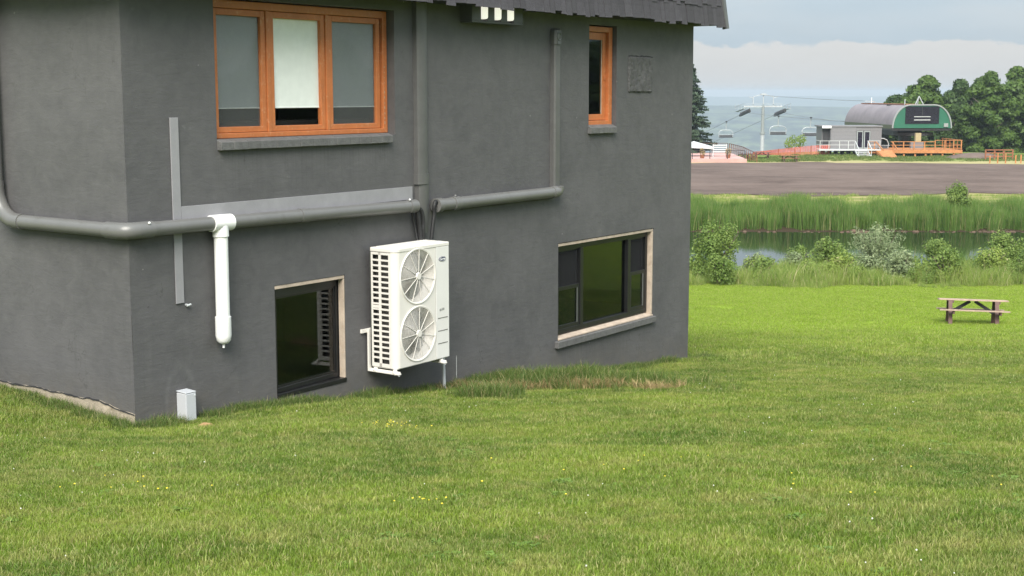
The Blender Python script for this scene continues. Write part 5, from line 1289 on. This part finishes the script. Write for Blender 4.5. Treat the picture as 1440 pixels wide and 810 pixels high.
# red snow fence
def net_fence(P, hs, label):
    root = thing('snow_fence', label, 'fence', gw(*P[0])); O = root.location
    for (x, y), h in zip(P, hs): q = MB(O); z = float(gz(x, y)); q.box((x - .04, y - .04, z - .2), (x + .04, y + .04, z + h + .1)); q.build('post', m_rust, root)
    q = MB(O)
    for (x0, y0), (x1, y1), ha, hb in zip(P, P[1:], hs, hs[1:]):
        z0 = float(gz(x0, y0)); z1 = float(gz(x1, y1))
        for k in range(9): t = k / 8; q.beam((x0, y0, z0 + t * ha + .03), (x1, y1, z1 + t * hb + .03), .012, .055)
        n_ = int(math.hypot(x1 - x0, y1 - y0) / .25)
        for k in range(n_): f = (k + .5) / n_; q.beam((x0 + (x1 - x0) * f, y0 + (y1 - y0) * f + .012, z0 + (z1 - z0) * f), (x0 + (x1 - x0) * f, y0 + (y1 - y0) * f + .012, z0 + (z1 - z0) * f + ha + (hb - ha) * f), .05, .01)
    o = q.build('net', m_net, root); o['kind'] = 'stuff'
net_fence([(39.5, 170.5), (37.2, 170.5), (35.6, 172.5), (34.2, 176), (33.0, 180), (32.4, 184)], (1.15, 1.1, .9, .7, .45, .3), 'red-orange plastic snow fence below the operator hut landing')
for i, x in enumerate((36.2, 37.4)):
    g = np.random.default_rng(500 + i); z = float(gz(x, 178)); root = thing('shrub', ('small shrub behind the snow fence, the left one', 'small shrub behind the snow fence next to the hut landing')[i], 'shrub', (x, 178, z))
    link('crown', crown_mesh('crown', [(0, 0, 1.5, .7, 1.2), (.3, 0, 1.9, .5, 1.2), (-.3, .2, 1.2, .6, 1.2)], 300, .16, m_weed, 510 + i), root); q = MB(); q.tube([(0, 0, -.1), (.05, 0, 1.5)], [.06, .02], 6); q.build('stem', m_bark, root)

# patio with railings, canopy and slatted bench
mb = MB(); mb.prism([(12, 158.6, 0), (27.2, 158.6, 0), (27.9, 176, 0), (12, 176, 0)], (0, 0, .7)); pt = mb.build('patio', m_pink); pt.location.z = -5.33; struct(pt, label='pale pink paved patio beside the ski lift')
def railing(pts, zs, label, mat, rail=m_wood_dark, h=1.05, step=1.9):
    root = thing('railing', label, 'railing', (pts[0][0], pts[0][1], zs[0]), 0, 'railings round the patio'); O = root.location
    for i in range(len(pts) - 1):
        a = Vector((*pts[i], zs[i])); b = Vector((*pts[i + 1], zs[i + 1])); L = (b - a).length; n_ = max(1, round(L / step))
        for k in range(n_ + (i == len(pts) - 2)): p = a.lerp(b, k / n_); q = MB(O); q.box((p.x - .04, p.y - .04, p.z - .3), (p.x + .04, p.y + .04, p.z + h)); q.build('post', mat, root)
        q = MB(O); q.beam(a + Vector((0, 0, h)), b + Vector((0, 0, h)), .08, .06); q.beam(a + Vector((0, 0, .35)), b + Vector((0, 0, .35)), .03, .03); q.beam(a + Vector((0, 0, .7)), b + Vector((0, 0, .7)), .03, .03); q.build('rail', rail, root)
railing([(12, 158.8), (20.9, 158.8), (27.0, 158.8)], [-4.63] * 3, 'dark post railing along the near edge of the patio', m_metal_dark, m_metal_dark, .95)
railing([(16, 175.5), (27.6, 175.5)], [-4.63] * 2, 'dark railing along the back edge of the patio', m_metal_dark, m_wood_dark, 1.2)
railing([(27.9, 176), (28.3, 168), (28.6, 160)], [-4.63, -4.75, -5.2], 'brown timber railing running back along the right side of the patio', m_rust, m_wood_dark, 1.15, 1.1)
um = thing('patio_canopy', 'low white canvas canopy standing on the patio beside the house corner', 'canopy', (22, 166, -4.63)); O = (22, 166, -5.1)
q = MB(O)
apex = (22, 166, -3.3); base = [(20.4, 164.5, -3.85), (24.2, 164.5, -4.05), (24.4, 167.5, -3.95), (20.4, 167.5, -3.85)]
q.add([apex] + base + [(x, y, z - .16) for x, y, z in base], [(0, 1, 2), (0, 2, 3), (0, 3, 4), (0, 4, 1), (1, 5, 6, 2), (2, 6, 7, 3), (3, 7, 8, 4), (4, 8, 5, 1)]); q.build('canvas', m_canvas, um)
for x, y, z in base: q = MB(O); q.tube([(x, y, -5.1), (x, y, z)], .05, 6); q.build('pole', m_galv, um)
O = (24.8, 164, -5.1); bn = thing('slatted_panel', 'white slatted bench back standing on the patio', 'bench', (24.8, 164, -4.63))
for k in range(4): q = MB(O); q.box((24.1, 163.95, -4.55 + k * .26), (25.6, 164.0, -4.43 + k * .26)); q.build('slat', m_rail, bn)
for x in (24.0, 25.62): q = MB(O); q.box((x, 163.92, -5.1), (x + .1, 164.05, -3.6)); q.build('leg', m_rail, bn)
for i, (x, y) in enumerate(((22.3, 160.6), (25.4, 161))):
    root = thing('planter', ('brown planter shrub beside the white canopy on the patio', 'brown planter shrub beside the white slatted bench')[i], 'planter', (x, y, -4.63))
    q = MB(); q.tube([(0, 0, 0), (0, 0, .4)], [.22, .3], 12); q.build('pot', m_rust, root); link('crown', crown_mesh('crown', [(0, 0, .7, .36, 1.3)], 1200, .12, m_dead, 530 + i), root)

# orange marker posts and rail fence at the right
for i, (x, h, lab) in enumerate(((54.6, .9, 'orange marker post furthest left, beside the cedar deck'), (55.5, 1.15, 'tall orange marker post second from the left by the lot'), (56.4, 1.1, 'orange marker post third from the left by the lot'), (57.55, .95, 'orange marker post fourth from the left by the lot'), (58.15, 1.0, 'orange marker post fifth from the left by the lot'), (58.95, 1.0, 'orange marker post furthest right in the photo by the lot'))):
    y = 156.5; q = MB((x, y, float(gz(x, y)))); z = float(gz(x, y)); q.tube([(x, y, z - .2), (x, y, z + h - .04), (x, y, z + h)], [.075, .075, .04], 8)
    tag(q.build('marker_post', m_deck, None, (x, y, z)), lab, 'post', 'orange marker posts at the edge of the lot')
x0, x1, y = 56.0, 59.2, 162; root = thing('rail_fence', 'low reddish timber rail fence behind the marker posts', 'fence', gw(x0, y)); O = root.location
for x in np.linspace(x0, x1, 4): q = MB(O); z = float(gz(x, y)); q.box((x - .08, y, z - .2), (x + .08, y + .12, z + 1.2)); q.build('post', m_rust, root)
for k in (.35, .75, 1.1): q = MB(O); z = float(gz(x0, y)); q.box((x0, y - .04, z + k), (x1, y - .002, z + k + .12)); q.build('rail', m_rust, root)
mound('gravel_heap', 56, 166, 3.6, 2.6, .55, m_gravel, 'low heap of grey gravel between the deck and the trees', 12)

# ------------------------------------------------------------------ haze
hm = bpy.data.materials.new('haze'); hm.use_nodes = True; t = hm.node_tree; t.nodes.clear()
o_ = t.nodes.new('ShaderNodeOutputMaterial'); pv = t.nodes.new('ShaderNodeVolumePrincipled'); pv.inputs['Color'].default_value = (.66, .755, .84, 1); pv.inputs['Density'].default_value = 2.6e-4; pv.inputs['Anisotropy'].default_value = .1
t.links.new(pv.outputs[0], o_.inputs['Volume'])
mb = MB(); mb.box((-4600, -90, -156), (7200, 9200, 16)); struct(mb.build('haze', hm), 'stuff', 'thin blue haze over the valley')
